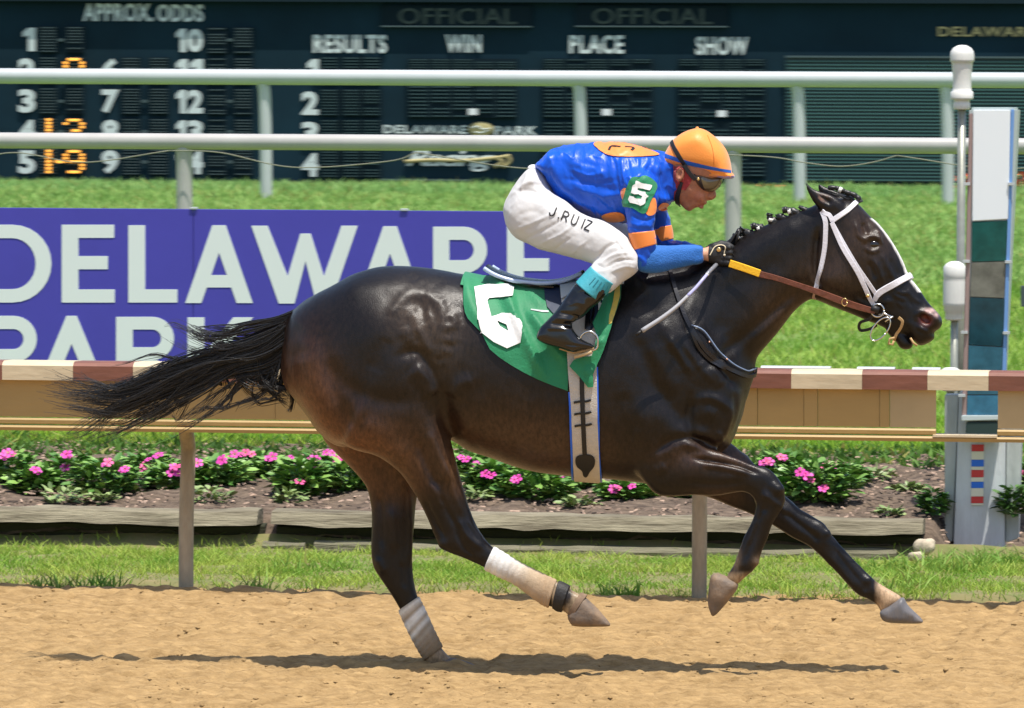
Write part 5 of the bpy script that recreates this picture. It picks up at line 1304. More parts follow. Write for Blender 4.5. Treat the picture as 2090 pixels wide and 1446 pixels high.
def forearm(F, g=0):
    F.part([(1300,506),(1321,502),(1350,502),(1375,502),(1405,501),(1433,503),(1436,519),(1434,536),(1405,543),(1375,549),(1345,557),(1321,558),(1305,553),(1295,538),(1294,518)],
           [(1318,530,.0425,-.215),(1350,529,.043,-.185),(1390,525,.035,-.135),(1428,519,.028,-.095)], k=.012, grow=g)
def farm(F, g=0):
    F.part([(1325,385),(1352,415),(1364,440),(1369,465),(1373,490),(1360,508),(1342,500),(1334,470),(1325,430)], [(1338,420,.05,.185),(1350,465,.04,.205),(1355,492,.038,.20)], k=.02, grow=g)
    F.part([(1342,498),(1355,486),(1375,488),(1400,494),(1425,502),(1440,512),(1436,528),(1400,526),(1360,516)], [(1358,500,.038,.20),(1395,510,.034,.14),(1430,515,.028,.09)], k=.012, grow=g)
def seat(F, g=0): F.part([(1080,344),(1055,373),(1036,405),(1029,428),(1033,455),(1048,478),(1082,492),(1125,485),(1155,445),(1140,408),(1118,362),(1098,344)], [(1078,395,.14,0),(1090,440,.165,0)], k=.03, grow=g)
def thigh(F, g=0, m=True):
    F.part([(1040,440),(1062,400),(1110,388),(1150,408),(1188,436),(1233,452),(1257,468),(1281,487),(1295,513),(1303,540),(1290,558),(1250,552),(1205,537),(1161,525),(1107,511),(1070,495),(1046,476)],
      [(1090,445,.085,-.095),(1150,465,.088,-.145),(1210,490,.078,-.195),(1260,513,.066,-.235),(1283,535,.055,-.245)], k=.03, mirror=m, grow=g)
    F.part([(1216,533),(1250,518),(1290,512),(1304,540),(1289,564),(1270,577),(1255,590),(1235,598),(1205,560)], [(1278,536,.056,-.245),(1250,552,.052,-.262),(1232,570,.048,-.275)], k=.02, mirror=m, grow=g)
BOOT = [(1176,579),(1163,596),(1145,621),(1135,635),(1118,653),(1103,668),(1096,682),(1096,693),(1113,703),(1138,710),(1171,720),(1186,715),(1212,711),(1214,706),(1198,698),(1185,691),(1174,679),(1167,664),(1174,656),(1190,648),(1206,631),(1224,616),(1240,590),(1210,560)]
def boot(F, g=0, m=False): F.part(BOOT, [(1218,580,.044,-.296),(1192,608,.046,-.310),(1160,640,.044,-.325),(1128,672,.036,-.335),(1145,693,.037,-.340),(1180,704,.036,-.340),(1202,707,.026,-.335)], k=.02, mirror=m, grow=g)
FACE = [(1423,272),(1387,287),(1365,315),(1356,342),(1360,372),(1368,396),(1379,411),(1390,419),(1399,428),(1408,432),(1414.5,427),(1419,424.5),(1424,424),(1429,422.5),(1434,421.5),(1438,418.5),(1439,415),(1442,411),(1447,404),(1451,392),(1458,380),(1470,370),(1480,355),(1480,320),(1457,288)]
def head(F):
    F.part(FACE, [(1418,330,.076,0),(1412,372,.068,0),(1418,396,.054,0),(1422,412,.036,0)], k=.01)
    F.part([(1446,380),(1460,377),(1460,390),(1462,397),(1461,403),(1455,408),(1446,410),(1438,406)], [(1452,390,.012,0),(1453,400,.018,0)], k=.004, closed_n=3)
    F.cap([(1436.5,415,-.016,.0062),(1439.5,414.5,0,.0070),(1436.5,415,.016,.0062)], k=.003); F.cap([(1430,423,-.014,.0062),(1433,423,0,.0070),(1430,423,.014,.0062)], k=.003)
    F.cap([(1430,420,-.024,.0022),(1440,419,-.010,.0030),(1441,419,.010,.0030),(1430,420,.024,.0022)], k=.002, sub=True); F.cap([(1452,408,-.009,.0035),(1448,408,-.008,.0035)], k=.002, sub=True, mirror=True)
    F.ell((1386,357,-.074), (.021,.014,.030), -12, k=.006, mirror=True); F.ell((1388,356,-.086), (.010,.008,.016), -12, k=.004, sub=True, mirror=True)
    F.ell((1428,402,-.040), (.020,.014,.016), -40, k=.012, mirror=True); F.cap([(1400,385,0,.055),(1370,372,0,.062),(1335,360,0,.072)], k=.02)
def hand(F, Y=-.075, dx=0, dy=0, g=0.0, s=-1):
    F.cap([(1420+dx,519+dy,Y-.012*-s,.026+g),(1450+dx,519+dy,Y,.023+g)], k=.008)
    F.cap([(1450+dx,512+dy,Y,.018+g),(1472+dx,506+dy,Y,.017+g)], k=.012); F.cap([(1450+dx,525+dy,Y,.018+g),(1472+dx,534+dy,Y,.017+g)], k=.012); F.cap([(1452+dx,519+dy,Y,.021+g),(1474+dx,520+dy,Y,.020+g)], k=.012)
    for i, (y, L) in enumerate(((505,15),(515,17),(526,16),(536,13))):
        F.cap([(1473+dx,y+dy,Y+s*.008,.0098+g),(1473+L+dx,y+1+dy,Y+s*.022,.0094+g),(1473+L+1+dx,y+4+dy,Y-s*.006,.0088+g),(1473+L-7+dx,y+5+dy,Y-s*.022,.0082+g)], k=.003)
    F.cap([(1458+dx,504+dy,Y+s*.004,.0125+g),(1472+dx,498+dy,Y-s*.008,.0110+g),(1485+dx,500+dy,Y-s*.012,.0095+g),(1493+dx,505+dy,Y-s*.008,.0085+g)], k=.005)
# ---- body
lo = tuple(at(1010, 740, 0)*[1,0,1]+[0,-.46,-.02]); hi = tuple(at(1520, 240, 0)*[1,0,1]+[0,.46,.02])
FB = Field(lo, hi, .0038)
torso(FB, -.026); narm(FB, -.014); farm(FB, -.014); seat(FB, -.022); thigh(FB, -.018); boot(FB, -.018, True); head(FB); hand(FB, -.075); hand(FB, .075, -6, 2, 0, 1)
V, Fc = FB.surface(1)
FST = [([(1424,421.5),(1430,420),(1437,416.5)],1.5,-.0055), ([(1431,423),(1436,420)],1.3,.002), ([(1447,407),(1441,406),(1438,402)],1.6,-.003), ([(1437,404),(1430,410),(1427,417)],1.8,-.003), ([(1395,395),(1402,410),(1410,420)],5,-.002), ([(1434,416),(1442,411)],2,.002), ([(1420,424),(1430,421)],2,.0015), ([(1424,400),(1427,410),(1424,418)],2.5,-.002), ([(1410,392)],10,.004), ([(1448,408)],2.2,-.004), ([(1413,426)],5,.002), ([(1443,399),(1447,403)],2,.002),
       ([(1380,350),(1386,343),(1393,350),(1391,362),(1386,370)],2,.004), ([(1440,376)],5,-.004), ([(1405,418),(1395,405)],4,-.001), ([(1440,386),(1430,392)],5,.002)]
V = relief(V, Fc, FST); px_, py_ = pix(V)
C = np.tile(np.array([.40,.165,.095]), (len(V), 1))
w = np.exp(-(((px_-1432)/8)**2+((py_-420.5)/3)**2))[:, None]; C = C*(1-w*.6)+np.array([.42,.10,.08])*w*.6
w = np.exp(-(((px_-1425)/16)**2+((py_-400)/12)**2))[:, None]; C = C*(1-w*.35)+np.array([.56,.19,.11])*w*.35
w = ((np.abs(px_-1441) < 12) & (np.abs(py_-518) < 26))[:, None]*1.0; C = C*(1-w)+np.array([.62,.34,.22])*w
me = npmesh('body', V, Fc, True); vcol(me, C); link('body', me, skin, rider); RB = bvh_of(V, Fc)
for s_ in (1, -1):
    p = V3(1449, 379, -.034*1); sphere('eye', Vector((p.x, p.y*s_, p.z)), .012, mat('eye_white', (.7,.68,.62), rough=.2) if s_ == 1 else bpy.data.materials['eye_white'], rider)
# ---- silks
def rnd(c): return [tuple(q) for q in crom(np.array(c, float), 4, True)]
def seam_noise(v, f, amp, sc, st=(1,1,1), seed=3): return v+normals(v, f)*(fbm(v[:, 0]*sc*st[0], v[:, 1]*sc*st[1], v[:, 2]*sc*st[2], 3, seed)*amp)[:, None]
FS = Field(tuple(at(1060, 580, 0)*[1,0,1]+[0,-.34,0]), tuple(at(1460, 260, 0)*[1,0,1]+[0,.34,0]), .005)
torso(FS); narm(FS, 0, False); farm(FS)
FS.cap([(1362,372,0,.078),(1350,355,0,.088)], k=.02)
v, f = FS.surface(1)
SW = [(p, w, a*1.0) for p, w, a in [([(1128,330),(1150,380),(1200,420)],8,.006), ([(1140,320),(1190,370),(1260,390)],9,-.006), ([(1160,345),(1200,358),(1235,352)],5,.005), ([(1150,365),(1205,375),(1260,368)],5,-.005), ([(1180,385),(1230,400),(1275,395)],6,.006),
      ([(1255,325),(1258,360),(1270,400)],5,-.006), ([(1268,322),(1272,355),(1282,385)],3.5,.005), ([(1280,322),(1286,350),(1290,370)],3.5,-.004), ([(1300,322),(1306,345)],5,.004), ([(1330,330),(1318,352),(1300,370)],4,-.006), ([(1345,335),(1338,360),(1345,390)],5,.005), ([(1350,350),(1352,380),(1362,405)],4,-.006),
      ([(1115,345),(1135,385),(1165,415)],5,-.005), ([(1105,340),(1110,352)],4,.004), ([(1170,405),(1210,428),(1250,440)],8,.005), ([(1185,330),(1225,342)],6,-.003), ([(1210,400),(1240,425)],5,-.005), ([(1290,440),(1315,450),(1330,446)],4,-.005), ([(1284,455),(1310,462),(1333,460)],4,.004),
      ([(1300,520),(1315,535),(1308,550)],4,.006), ([(1325,510),(1335,530),(1330,552)],4,-.005), ([(1340,508),(1352,528),(1345,550)],4,.004), ([(1365,510),(1372,528),(1366,546)],5,-.003), ([(1390,508),(1396,525)],5,.003), ([(1410,506),(1414,538)],4,-.003)]]
v = relief(v, f, SW, mirror=False); q_ = 1-np.abs(fbm(v[:, 0]*15+v[:, 2]*6, v[:, 1]*6, v[:, 2]*8-v[:, 0]*3, 3, 41))*2.2; v = v+normals(v, f)*(np.clip(q_, -1, 1)**3*.0045)[:, None]; v = lap(v, f, 1); v = seam_noise(v, f, .002, 12, (1.6,1,.7)); v = seam_noise(v, f, .0012, 30, (2,1,.6), 8)
link('silks', npmesh('silks', v, f, True), silk, rider); SB = bvh_of(v, f)
FU = Field(tuple(at(1280, 575, 0)*[1,0,1]+[0,-.30,0]), tuple(at(1450, 490, 0)*[1,0,1]+[0,-.03,0]), .004)
forearm(FU, .001); v, f = FU.surface(1); v = seam_noise(v, f, .0015, 22)
link('undersleeve', npmesh('undersleeve', v, f, True), mat('blue_knit', (.012, .13, .46), rough=.75, bump=.4, bscale=170, sheen=.15), rider)
decal('orange_patch', [rnd([(1212,294),(1222,307),(1241,317),(1268,321),(1308,321),(1338,319),(1344,315),(1321,306),(1295,298),(1270,293),(1240,290)])], SB, orange, rider, .0045, .001, .007, mirror=True)
for pts in (((1243,309),(1248,301),(1266,302)), ((1276,302),(1292,304),(1288,309))): strap('patch_letter', pts, .010, SB, ink, rider, .0065, .001, 6)
decal('orange_side_patch', [rnd([(1228,441),(1245,434),(1262,433),(1273,438),(1275,448),(1262,453),(1240,452)])], SB, orange, rider, .003, .001, .006)
decal('orange_sleeve_patch', [rnd([(1268,392),(1276,384),(1283,392),(1281,406),(1272,409)])], SB, orange, rider, .003, .001, .006)
decal('orange_sleeve_patch', [rnd([(1322,410),(1336,405),(1339,425),(1334,438),(1322,440),(1316,428)])], SB, orange, rider, .003, .001, .006)
decal('orange_sleeve_patch', [rnd([(1343,424),(1352,414),(1364,416),(1362,428),(1350,431)])], SB, orange, rider, .003, .001, .006)
decal('green_armband', [rnd([(1303,362),(1290,365),(1282,378),(1276,400),(1271,419),(1290,425),(1315,437),(1325,415),(1336,393),(1339,380),(1334,371),(1319,361)])], SB, green, rider, .006, .002, .006,
      folds=[([(1300,372),(1310,400),(1300,428)],6,.003)])
def rnd(c): return [tuple(q) for q in crom(np.array(c, float), 4, True)]
def glyph5(cx, cy, w, h, ang, t):
    """outline of a block numeral five"""
    P = [(-.5,-.5),(.5,-.5),(.5,-.5+t),(-.5+t*1.1,-.5+t),(-.5+t*1.1,-.12),(.3,-.12),(.5,.05),(.5,.35),(.3,.5),(-.35,.5),(-.5,.38),(-.5,.2),(-.5+t,.2),(-.5+t,.5-t),(.5-t*1.2,.5-t),(.5-t*1.1,.08),(-.5,.08)]
    a = rad(ang); return [[(cx+(x*w)*math.cos(a)-(y*h)*math.sin(a), cy+(x*w)*math.sin(a)+(y*h)*math.cos(a)) for x, y in P]]
decal('armband_numeral', glyph5(1306, 396.5, 32, 45, 17, .26), SB, whitec, rider, .0120, .001, .005)
loft_tube('orange_sleeve_band', [(1283,476,1335,471,.0425,-.225),(1287,495,1338,486,.042,-.2235),(1292,511,1339,499,.041,-.222)], orange, rider, grow=.002)
loft_tube('orange_sleeve_band', [(1333,465,1370,460,.040,.205),(1337,480,1373,474,.040,.203),(1341,495,1374,488,.039,.20)], orange, rider, grow=.002)
# ---- breeches
FP = Field(tuple(at(1010, 620, 0)*[1,0,1]+[0,-.36,0]), tuple(at(1320, 330, 0)*[1,0,1]+[0,.36,0]), .005)
seat(FP); thigh(FP)
v, f = FP.surface(1)
PW = [([(1040,400),(1080,372),(1110,375)],4,.004), ([(1046,390),(1090,392),(1125,420)],4,-.004), ([(1050,470),(1100,450),(1140,430)],3.5,.003), ([(1070,490),(1120,465),(1160,440)],3,-.003), ([(1100,500),(1150,475),(1175,452)],3,.003), ([(1130,512),(1165,485)],3,-.003), ([(1165,520),(1200,490)],3,.003),
      ([(1215,530),(1240,505),(1262,495)],4,-.005), ([(1225,538),(1255,520),(1285,515)],3.5,.005), ([(1235,548),(1265,532),(1298,532)],3.5,-.005), ([(1245,556),(1275,545),(1296,548)],3,.004), ([(1240,470),(1262,500),(1280,530)],4,-.003), ([(1217,540),(1232,548)],4,-.006),
      ([(1078,350),(1070,372),(1062,392)],3,.004), ([(1090,352),(1095,375),(1108,392)],3,-.004), ([(1115,365),(1128,400),(1150,425)],4,.004), ([(1060,440),(1085,432),(1110,440)],6,-.002)]
v = relief(v, f, PW); v = seam_noise(v, f, .0022, 16, (1,1,1)); v = seam_noise(v, f, .001, 40)
link('breeches', npmesh('breeches', v, f, True), breech, rider); PB = bvh_of(v, f)
sphere('shirt_tail', V3(1088, 344, -.03), .017, whitec, rider, (1.3, 1.6, .9))
# printed name along the thigh
def stroke_text(name, letters, x0, y0, ang, cw, chh, gap, bvh, m_, parent, width, off=.003, cell=None):
    G = {'J':[[(.75,0),(.75,.75),(.55,1),(.25,1),(.05,.78)]], '.':[[(.42,.88),(.5,1.0)]], 'R':[[(.05,1),(.05,0),(.6,0),(.85,.2),(.85,.36),(.6,.52),(.05,.52)],[(.5,.52),(.9,1)]], 'U':[[(.08,0),(.08,.72),(.3,1),(.65,1),(.88,.72),(.88,0)]], 'I':[[(.5,0),(.5,1)]], 'Z':[[(.05,0),(.9,0),(.05,1),(.92,1)]], 'P':[[(.05,1),(.05,0),(.6,0),(.85,.2),(.85,.4),(.6,.58),(.05,.58)]]}
    a = rad(ang); x = 0
    for ch, adv in letters:
        for st in G[ch]:
            pts = [(x0+(x+u*cw)*math.cos(a)-(w_*chh)*math.sin(a), y0+(x+u*cw)*math.sin(a)+(w_*chh)*math.cos(a)) for u, w_ in st]
            P = []
            for q in range(len(pts)-1):
                for k in range(3): P.append(tuple(np.array(pts[q])+(np.array(pts[q+1])-np.array(pts[q]))*k/3))
            P.append(pts[-1]); strap(name, P, width, bvh, m_, parent, off, .0012, 2)
        x += adv
stroke_text('printed_letter', [('J',15),('.',12),('R',20),('U',19),('I',11),('Z',14)], 1127, 421, 22, 13.5, 19, 0, PB, ink, rider, .0058)
# ---- boots
for sg in (1, -1):
    FBt = Field(tuple(at(1080, 730, 0)*[1,0,1]+[0,-.44,0]), tuple(at(1260, 545, 0)*[1,0,1]+[0,-.24,0]), .004)
    boot(FBt); v, f = FBt.surface(1)
    BW = [([(1140,638),(1160,642),(1182,648)],3.5,-.006), ([(1132,650),(1155,652),(1176,656)],3.5,.006), ([(1122,660),(1145,662),(1168,664)],3.5,-.006), ([(1116,670),(1145,672),(1170,675)],3.5,.005), ([(1175,590),(1160,620)],6,-.004), ([(1200,600),(1190,630)],6,.003), ([(1150,625),(1175,618),(1195,622)],4,.003), ([(1098,690),(1140,702),(1190,707),(1213,709)],2.2,-.003), ([(1160,612),(1190,596),(1215,606)],4,-.003)]
    v = relief(v, f, BW, mirror=False)
    if sg < 0: v = v*np.array([1, -1, 1]); f = f[:, ::-1]
    bo = link('boot', npmesh('boot', v, f, True), leather, rider)
    prs = [(1207,545,1256,581,.056,-.278*1),(1192,561,1240,597,.055,-.290),(1177,577,1222,614,.0535,-.303)]
    cf = loft_tube('boot_cuff', [(a,b,c,d,w_,y) for a,b,c,d,w_,y in prs], teal, rider, per=8, grow=.004)
    if sg < 0: cf.data.transform(Matrix.Scale(-1, 4, (0, 1, 0))); cf.data.flip_normals()
    if sg > 0:
        CBV = BVHTree.FromPolygons([v_.co.copy() for v_ in cf.data.vertices], [tuple(p.vertices) for p in cf.data.polygons])
        for k in range(6):
            a = (1206+k*8.4, 568+k*6.2); strap('cuff_rib', [(a[0]-2, a[1]+1), (a[0]+9-1, a[1]-8+3)] if False else [(1203+k*7.2, 581+k*4.8), (1215+k*6.4, 567+k*4.4)], .0030, CBV, mat('teal_rib', (.02,.20,.26)) if k == 0 else bpy.data.materials['teal_rib'], cf, .001, .0015, 4)
    so = [(1140,709),(1172,718),(1212,711)]
    if sg > 0: tube('boot_sole', at([1142,1172,1196,1212],[711,720,716,711], -.340), .0055, mat('tan_sole', (.42,.27,.13), rough=.7), bo, 8)
# ---- head gear
hood = decal('red_hood', [[(1356,338),(1357,360),(1364,382),(1372,404),(1380,411),(1386,398),(1388,386),(1399,389),(1407,378),(1412,367),(1409,354),(1400,345),(1385,341)], [(1380,350),(1388,342),(1397,350),(1396,362),(1388,373),(1380,366)]], RB, red, rider, .003, .0015, .007)
GF = Field(tuple(at(1400, 410, 0)*[1,0,1]+[0,-.11,0]), tuple(at(1490, 345, 0)*[1,0,1]+[0,.11,0]), .003)
GF.part([(1416,356),(1432,353),(1455,358),(1474,363),(1472,374),(1467,383),(1460,390),(1450,393),(1437,391),(1424,378)], [(1428,368,.077,0),(1450,376,.066,0),(1462,378,.050,0)], k=.004, flat=1.15)
v, f = GF.surface(1); gog = link('goggles', npmesh('goggles', v, f, True), mat('goggle_frame', (.10,.055,.03), rough=.3), rider); GB = bvh_of(v, f)
decal('goggle_lens', [rnd([(1432,362),(1450,364),(1470,369),(1468,380),(1460,386),(1449,389),(1440,386),(1434,376)])], GB, mat('goggle_lens', (.10,.075,.04), rough=.03, spec=1.0), gog, .0015, .001, .006, mirror=True)
decal('goggle_foam', [[(1424,362),(1431,362),(1434,377),(1438,389),(1431,384),(1426,374)]], GB, mat('goggle_foam', (.025,.015,.01), rough=.9), gog, .0015, .001, .006, mirror=True)
FHm = Field(tuple(at(1335, 380, 0)*[1,0,1]+[0,-.125,0]), tuple(at(1510, 250, 0)*[1,0,1]+[0,.125,0]), .004)
FHm.part([(1423,262),(1398,269),(1376,284),(1362,304),(1353,323),(1350,336),(1357,341),(1384,345),(1418,353),(1455,361),(1483,365),(1493,362),(1493,347),(1490,328),(1483,308),(1470,290),(1455,276),(1440,266)],
         [(1392,318,.088,0),(1420,318,.094,0),(1450,325,.092,0),(1470,340,.08,0)], k=.01)
FHm.part([(1440,354),(1470,353),(1492,352),(1499,361),(1494,365),(1470,363),(1446,360)], [(1465,359,.075,0),(1485,360,.062,0)], k=.004)
v, f = FHm.surface(1); he = link('helmet', npmesh('helmet', v, f, True), helm, rider); HMB = bvh_of(v, f)
decal('helmet_band', [[(1355,313),(1372,319),(1403,329),(1440,338),(1470,344.5),(1491.5,348),(1492,354),(1470,350),(1440,345),(1403,337),(1372,327),(1353,321)]], HMB, bandb, he, .0015, .001, .008, mirror=True)
decal('brim_edge', [[(1455,358),(1480,361),(1496,359),(1499,362),(1494,366),(1475,365),(1456,362)]], HMB, mat('lilac_trim', (.30,.28,.62), rough=.5), he, .0015, .001, .008, mirror=True)
strap('helmet_seam', [(1444,277),(1453,300),(1457,322),(1457,338)], .0022, HMB, mat('seam', (.62,.17,.02)), he, .001, .001, 6)
sphere('helmet_button', V3(1423, 262.5, 0), .007, helm, he)
strap('goggle_strap', [(1371,290),(1377,304),(1386,320),(1397,336),(1408,350)], .018, HMB, black, gog, .003, .002, 8)
strap('goggle_strap', [(1406,350),(1412,358),(1420,365)], .017, GB, black, gog, .004, .002, 8, guess=-.08)
p, n_ = hug(GB, 1425, 366); lathe('rivet', [(.002,-.002),(.0055,-.002),(.006,.001),(.003,.001)], (0,0,0), brass, gog, 14).data.transform(Matrix.Translation(p+n_*.002) @ Matrix.Rotation(math.pi/2, 4, 'X'))
strap('goggle_strap', [(1397,337),(1404,348),(1412,359),(1420,366)], .017, RB, black, gog, .010, .002, 6)
strap('chin_strap', [(1392,372),(1387,386),(1383,402),(1384,414),(1390,421)], [.012,.018,.022,.016], RB, black, he, .005, .003, 8)
# ---- gloves
glm = mat('black_glove', (.010,.010,.011), rough=.6, bump=.3, bscale=80)
for Y, dx, dy, s_ in ((-.075, 0, 0, -1), (.075, -6, 2, 1)):
    FG = Field(tuple(at(1435, 560, 0)*[1,0,1]+[0,Y-.07,0]), tuple(at(1505, 485, 0)*[1,0,1]+[0,Y+.07,0]), .0032)
    hand(FG, Y, dx, dy, .0035, s_)
    FG.F[:np.searchsorted(FG.xs, at(1447+dx, 519, Y)[0])] = .2
    v, f = FG.surface(1); gl = link('glove', npmesh('glove', v, f, True), glm, rider)
    if s_ < 0:
        GLB = bvh_of(v, f); P = crom(np.array([(1449,521),(1454,512),(1459,504),(1468,501),(1477,501.5),(1481.5,506),(1479,514),(1479,521)], float), 5)
        strap('glove_piping', [tuple(q) for q in P[::3]], .0042, GLB, mat('cream_piping', (.72,.62,.42), rough=.5), gl, .002, .0015, 2)
        p, n_ = hug(GLB, 1467, 510); sphere('glove_stud', p+n_*.002, .0105, brass, gl, (1, .45, .9)); p, n_ = hug(GLB, 1479, 521); sphere('glove_bead', p+n_*.002, .005, mat('cream_bead', (.75,.66,.5)), gl)

# ================================================================== TACK
cloth_f = [([(1000,560),(1040,620),(1080,700),(1110,770)],10,0.0252), ([(985,580),(1030,660),(1060,740)],9,-0.0168), ([(1051,620),(1085,690),(1140,780)],8,-0.0210), ([(1080,640),(1110,680),(1155,745)],7,0.0210), ([(950,570),(960,620),(985,670)],7,0.0126), ([(1020,575),(1080,600),(1110,640)],6,0.0126), ([(1085,632),(1120,640)],4,-0.0126), ([(1100,700),(1140,740)],5,-0.0126)]
CL = [(950,550),(973,547),(998,548),(1030,568),(1070,578),(1110,584),(1150,588),(1205,583),(1240,575),(1270,580),(1268,612),(1250,660),(1232,700),(1200,730),(1168,730),(1160,760),(1159,798),(1128,787),(1098,775),(1070,761),(1044,746),(1020,730),(1001,714),(983,681),(970,668),(957,653),(950,640),(947,624),(945,600),(945,574)]
cloth = decal('saddle_cloth', [CL], HB, green, None, .012, .003, .012, folds=cloth_f, lapn=1)
tag(cloth, 'green saddle cloth with a folded white numeral lying under the saddle', 'saddle cloth')
me = cloth.data; bmc = bmesh.new(); bmc.from_mesh(me); CB = BVHTree.FromBMesh(bmc); bmc.free()
strp = bmesh.new()  # top of the cloth over the spine, and the far panel
N5 = [(951,549),(973,548),(998,550),(1040,572),(1080,581),(1120,587),(1160,588),(1205,583),(1240,574),(1268,570)]
rows_ = []
for x, y in N5:
    p = V3(x, y, 0); row = []
    for k in range(15):
        u = -1+2*k/14; Yk = .15*u
        h_, n_, i_, d_ = HB.ray_cast(Vector((p.x, Yk, 2.4)), Vector((0, 0, -1)))
        z = h_.z+.013 if h_ is not None else p.z-.2
        row.append(strp.verts.new((p.x, Yk, z)))
    rows_.append(row)
for a, b in zip(rows_, rows_[1:]):
    for k in range(14): strp.faces.new((a[k], b[k], b[k+1], a[k+1]))
link('cloth_top', bm_mesh('cloth_top', strp, True), green, cloth)
far = cloth.data.copy(); far.transform(Matrix.Scale(-1, 4, (0, 1, 0))); far.flip_normals(); link('far_panel', far, green, cloth)
decal('cloth_numeral', [[(967,588),(995,583),(1037,582),(1049,588),(1044,606),(998,611),(994,616),(1003,648),(1014,645),(1024,641),(1044,640),(1062,656),(1067,681),(1064,700),(1035,712),(1008,699),(983,680),(976,653),(970,617)], [(1014,656),(1020,667),(1038,677),(1034,664)]], CB, whitec, cloth, .007, .001, .0055)
strap('reflective_strip', [(1083,633),(1105,636),(1120,637)], .009, CB, mat('silver_strip', (.55,.6,.58), rough=.3), cloth, .003, .001, 5)
# over-girth and girth
gi_m = mat('pale_webbing', (.55,.51,.45), rough=.75, bump=.4, bscale=180, var=.06, vscale=40)
gi = decal('girth', [[(1141,577),(1165,572),(1188,562),(1207,572),(1222,600),(1222,640),(1218,700),(1218,760),(1220,860),(1226,975),(1222,978),(1173,973),(1170,940),(1168,880),(1163,800),(1157,720),(1152,660),(1146,620)]], HB, gi_m, None, .024, .004, .012, folds=[([(1190,790),(1190,970)],60,-.012)], lapn=1)
tag(gi, 'pale racing girth with a dark centre strap and blue edges round the horse belly', 'girth')
GIB = (lambda b_: (b_.from_mesh(gi.data), BVHTree.FromBMesh(b_))[1])(bmesh.new())
blue_t = mat('blue_piping', (.01,.13,.75), rough=.4)
strap('blue_edge', [(1162,800),(1164,850),(1167,920),(1169,972)], .009, HB, blue_t, gi, .014, .004, 8)
strap('blue_edge', [(1218,750),(1219,810),(1221,870),(1222,920),(1227,978)], .011, HB, blue_t, gi, .014, .004, 8)
strap('centre_strap', [(1187,765),(1189,830),(1192,900),(1195,955)], .018, GIB, black, gi, .003, .003, 8)
for y, x in ((820,1189),(844,1190),(868,1191)): strap('cross_stitch', [(x-18, y+2), (x-6, y), (x+6, y), (x+17, y-3)], .009, GIB, black, gi, .004, .003, 4)
decal('strap_end', [rnd([(1175,935),(1185,928),(1205,928),(1214,936),(1213,950),(1204,962),(1198,972),(1191,970),(1188,960),(1177,950)])], GIB, black, gi, .006, .003, .01)
# the far half of the girth, and under the belly
Q = []
for k in range(26):
    Q.append(rad(-8+k*178/25.0))
gb = bmesh.new(); prev = None
for k, a in enumerate(Q):
    row = []
    for x_ in (1172, 1186, 1200, 1214, 1224):
        o_ = V3(x_, 780, 0); d_ = Vector((0, math.sin(a), -math.cos(a)))
        st = Vector((o_.x, 0, o_.z)); h_, n_, i_, dd = HB.ray_cast(st, d_)
        if h_ is None: h_ = st+d_*.3
        row.append(gb.verts.new(h_+d_*.012))
    if prev:
        for j in range(4): gb.faces.new((prev[j], prev[j+1], row[j+1], row[j]))
    prev = row
link('girth_far_side', bm_mesh('girth_far_side', gb, True), gi_m, gi)
# saddle
sad = empty('saddle', V3(1100, 580, 0), 'small black racing saddle with pale blue rim, navy pad and steel stirrups under the jockey', 'saddle')
rimm = mat('pale_blue_leather', (.42,.52,.72), rough=.3, coat=.3); navy = mat('navy_pad', (.010,.022,.055), rough=.6)
RM = crom(np.array([(996,546),(1012,556),(1030,564),(1055,571),(1085,575),(1115,577),(1140,575),(1165,569),(1190,557)], float), 5)
bm = bmesh.new(); rows_ = []
for i, (x, y) in enumerate(RM):
    t = i/(len(RM)-1); hw = .115+.03*math.sin(t*3)-.06*t; row = []
    for k in range(13):
        u = -1+2*k/12; p = at(x, y, 0); row.append(bm.verts.new((p[0], u*hw, p[2]+.016*(1-u*u)-.004)))
    rows_.append(row)
for a, b in zip(rows_, rows_[1:]):
    for k in range(12): bm.faces.new((a[k], b[k], b[k+1], a[k+1]))
bmesh.ops.solidify(bm, geom=bm.faces[:], thickness=.008)
link('seat', bm_mesh('seat', bm, True), leather, sad)
for s_ in (-1, 1):
    P = at(RM[:, 0], RM[:, 1], 0); hw = np.array([.115+.03*math.sin(t*3)-.06*t for t in np.linspace(0, 1, len(RM))]); P[:, 1] = hw*s_
    tube('rim', P, .0085, rimm, sad, 10)
strap('under_edge', [(1004,562),(1035,578),(1070,588),(1100,592),(1130,594)], .008, CB, leather, sad, .016, .005, 5)
decal('pad', [[(1110,588),(1142,586),(1147,622),(1160,660),(1150,662),(1128,640),(1117,628),(1112,610)]], CB, navy, sad, .006, .003, .01)
decal('pad', [[(1205,590),(1240,585),(1250,600),(1244,625),(1228,655),(1208,680),(1200,660),(1200,620)]], HB, navy, sad, .030, .003, .01)
pc = [[(1256,590),(1262,575),(1278,560),(1287,556),(1286,574),(1278,590),(1270,592),(1264,588)]]
decal('pommel', pc, HB, mat('pale_blue_white', (.62,.68,.72), rough=.5), sad, .034, .004, .01)
_nb = BVHTree.FromPolygons([o_.co.copy() for o_ in sad.children[-2].data.vertices], [tuple(p_.vertices) for p_ in sad.children[-2].data.polygons]) if False else HB
stroke_text('pad_letter', [('J',0)], 1230, 599, 0, 12, 13, 0, HB, whitec, sad, .009, .036)
stroke_text('pad_letter', [('R',0)], 1226, 620, 0, 13, 22, 0, HB, whitec, sad, .010, .036)
decal('saddle_flap', [[(1141,578),(1168,572),(1190,562),(1200,575),(1180,598),(1160,615),(1146,622)]], HB, mat('pale_grey_leather', (.44,.46,.46), rough=.5), sad, .033, .003, .01)
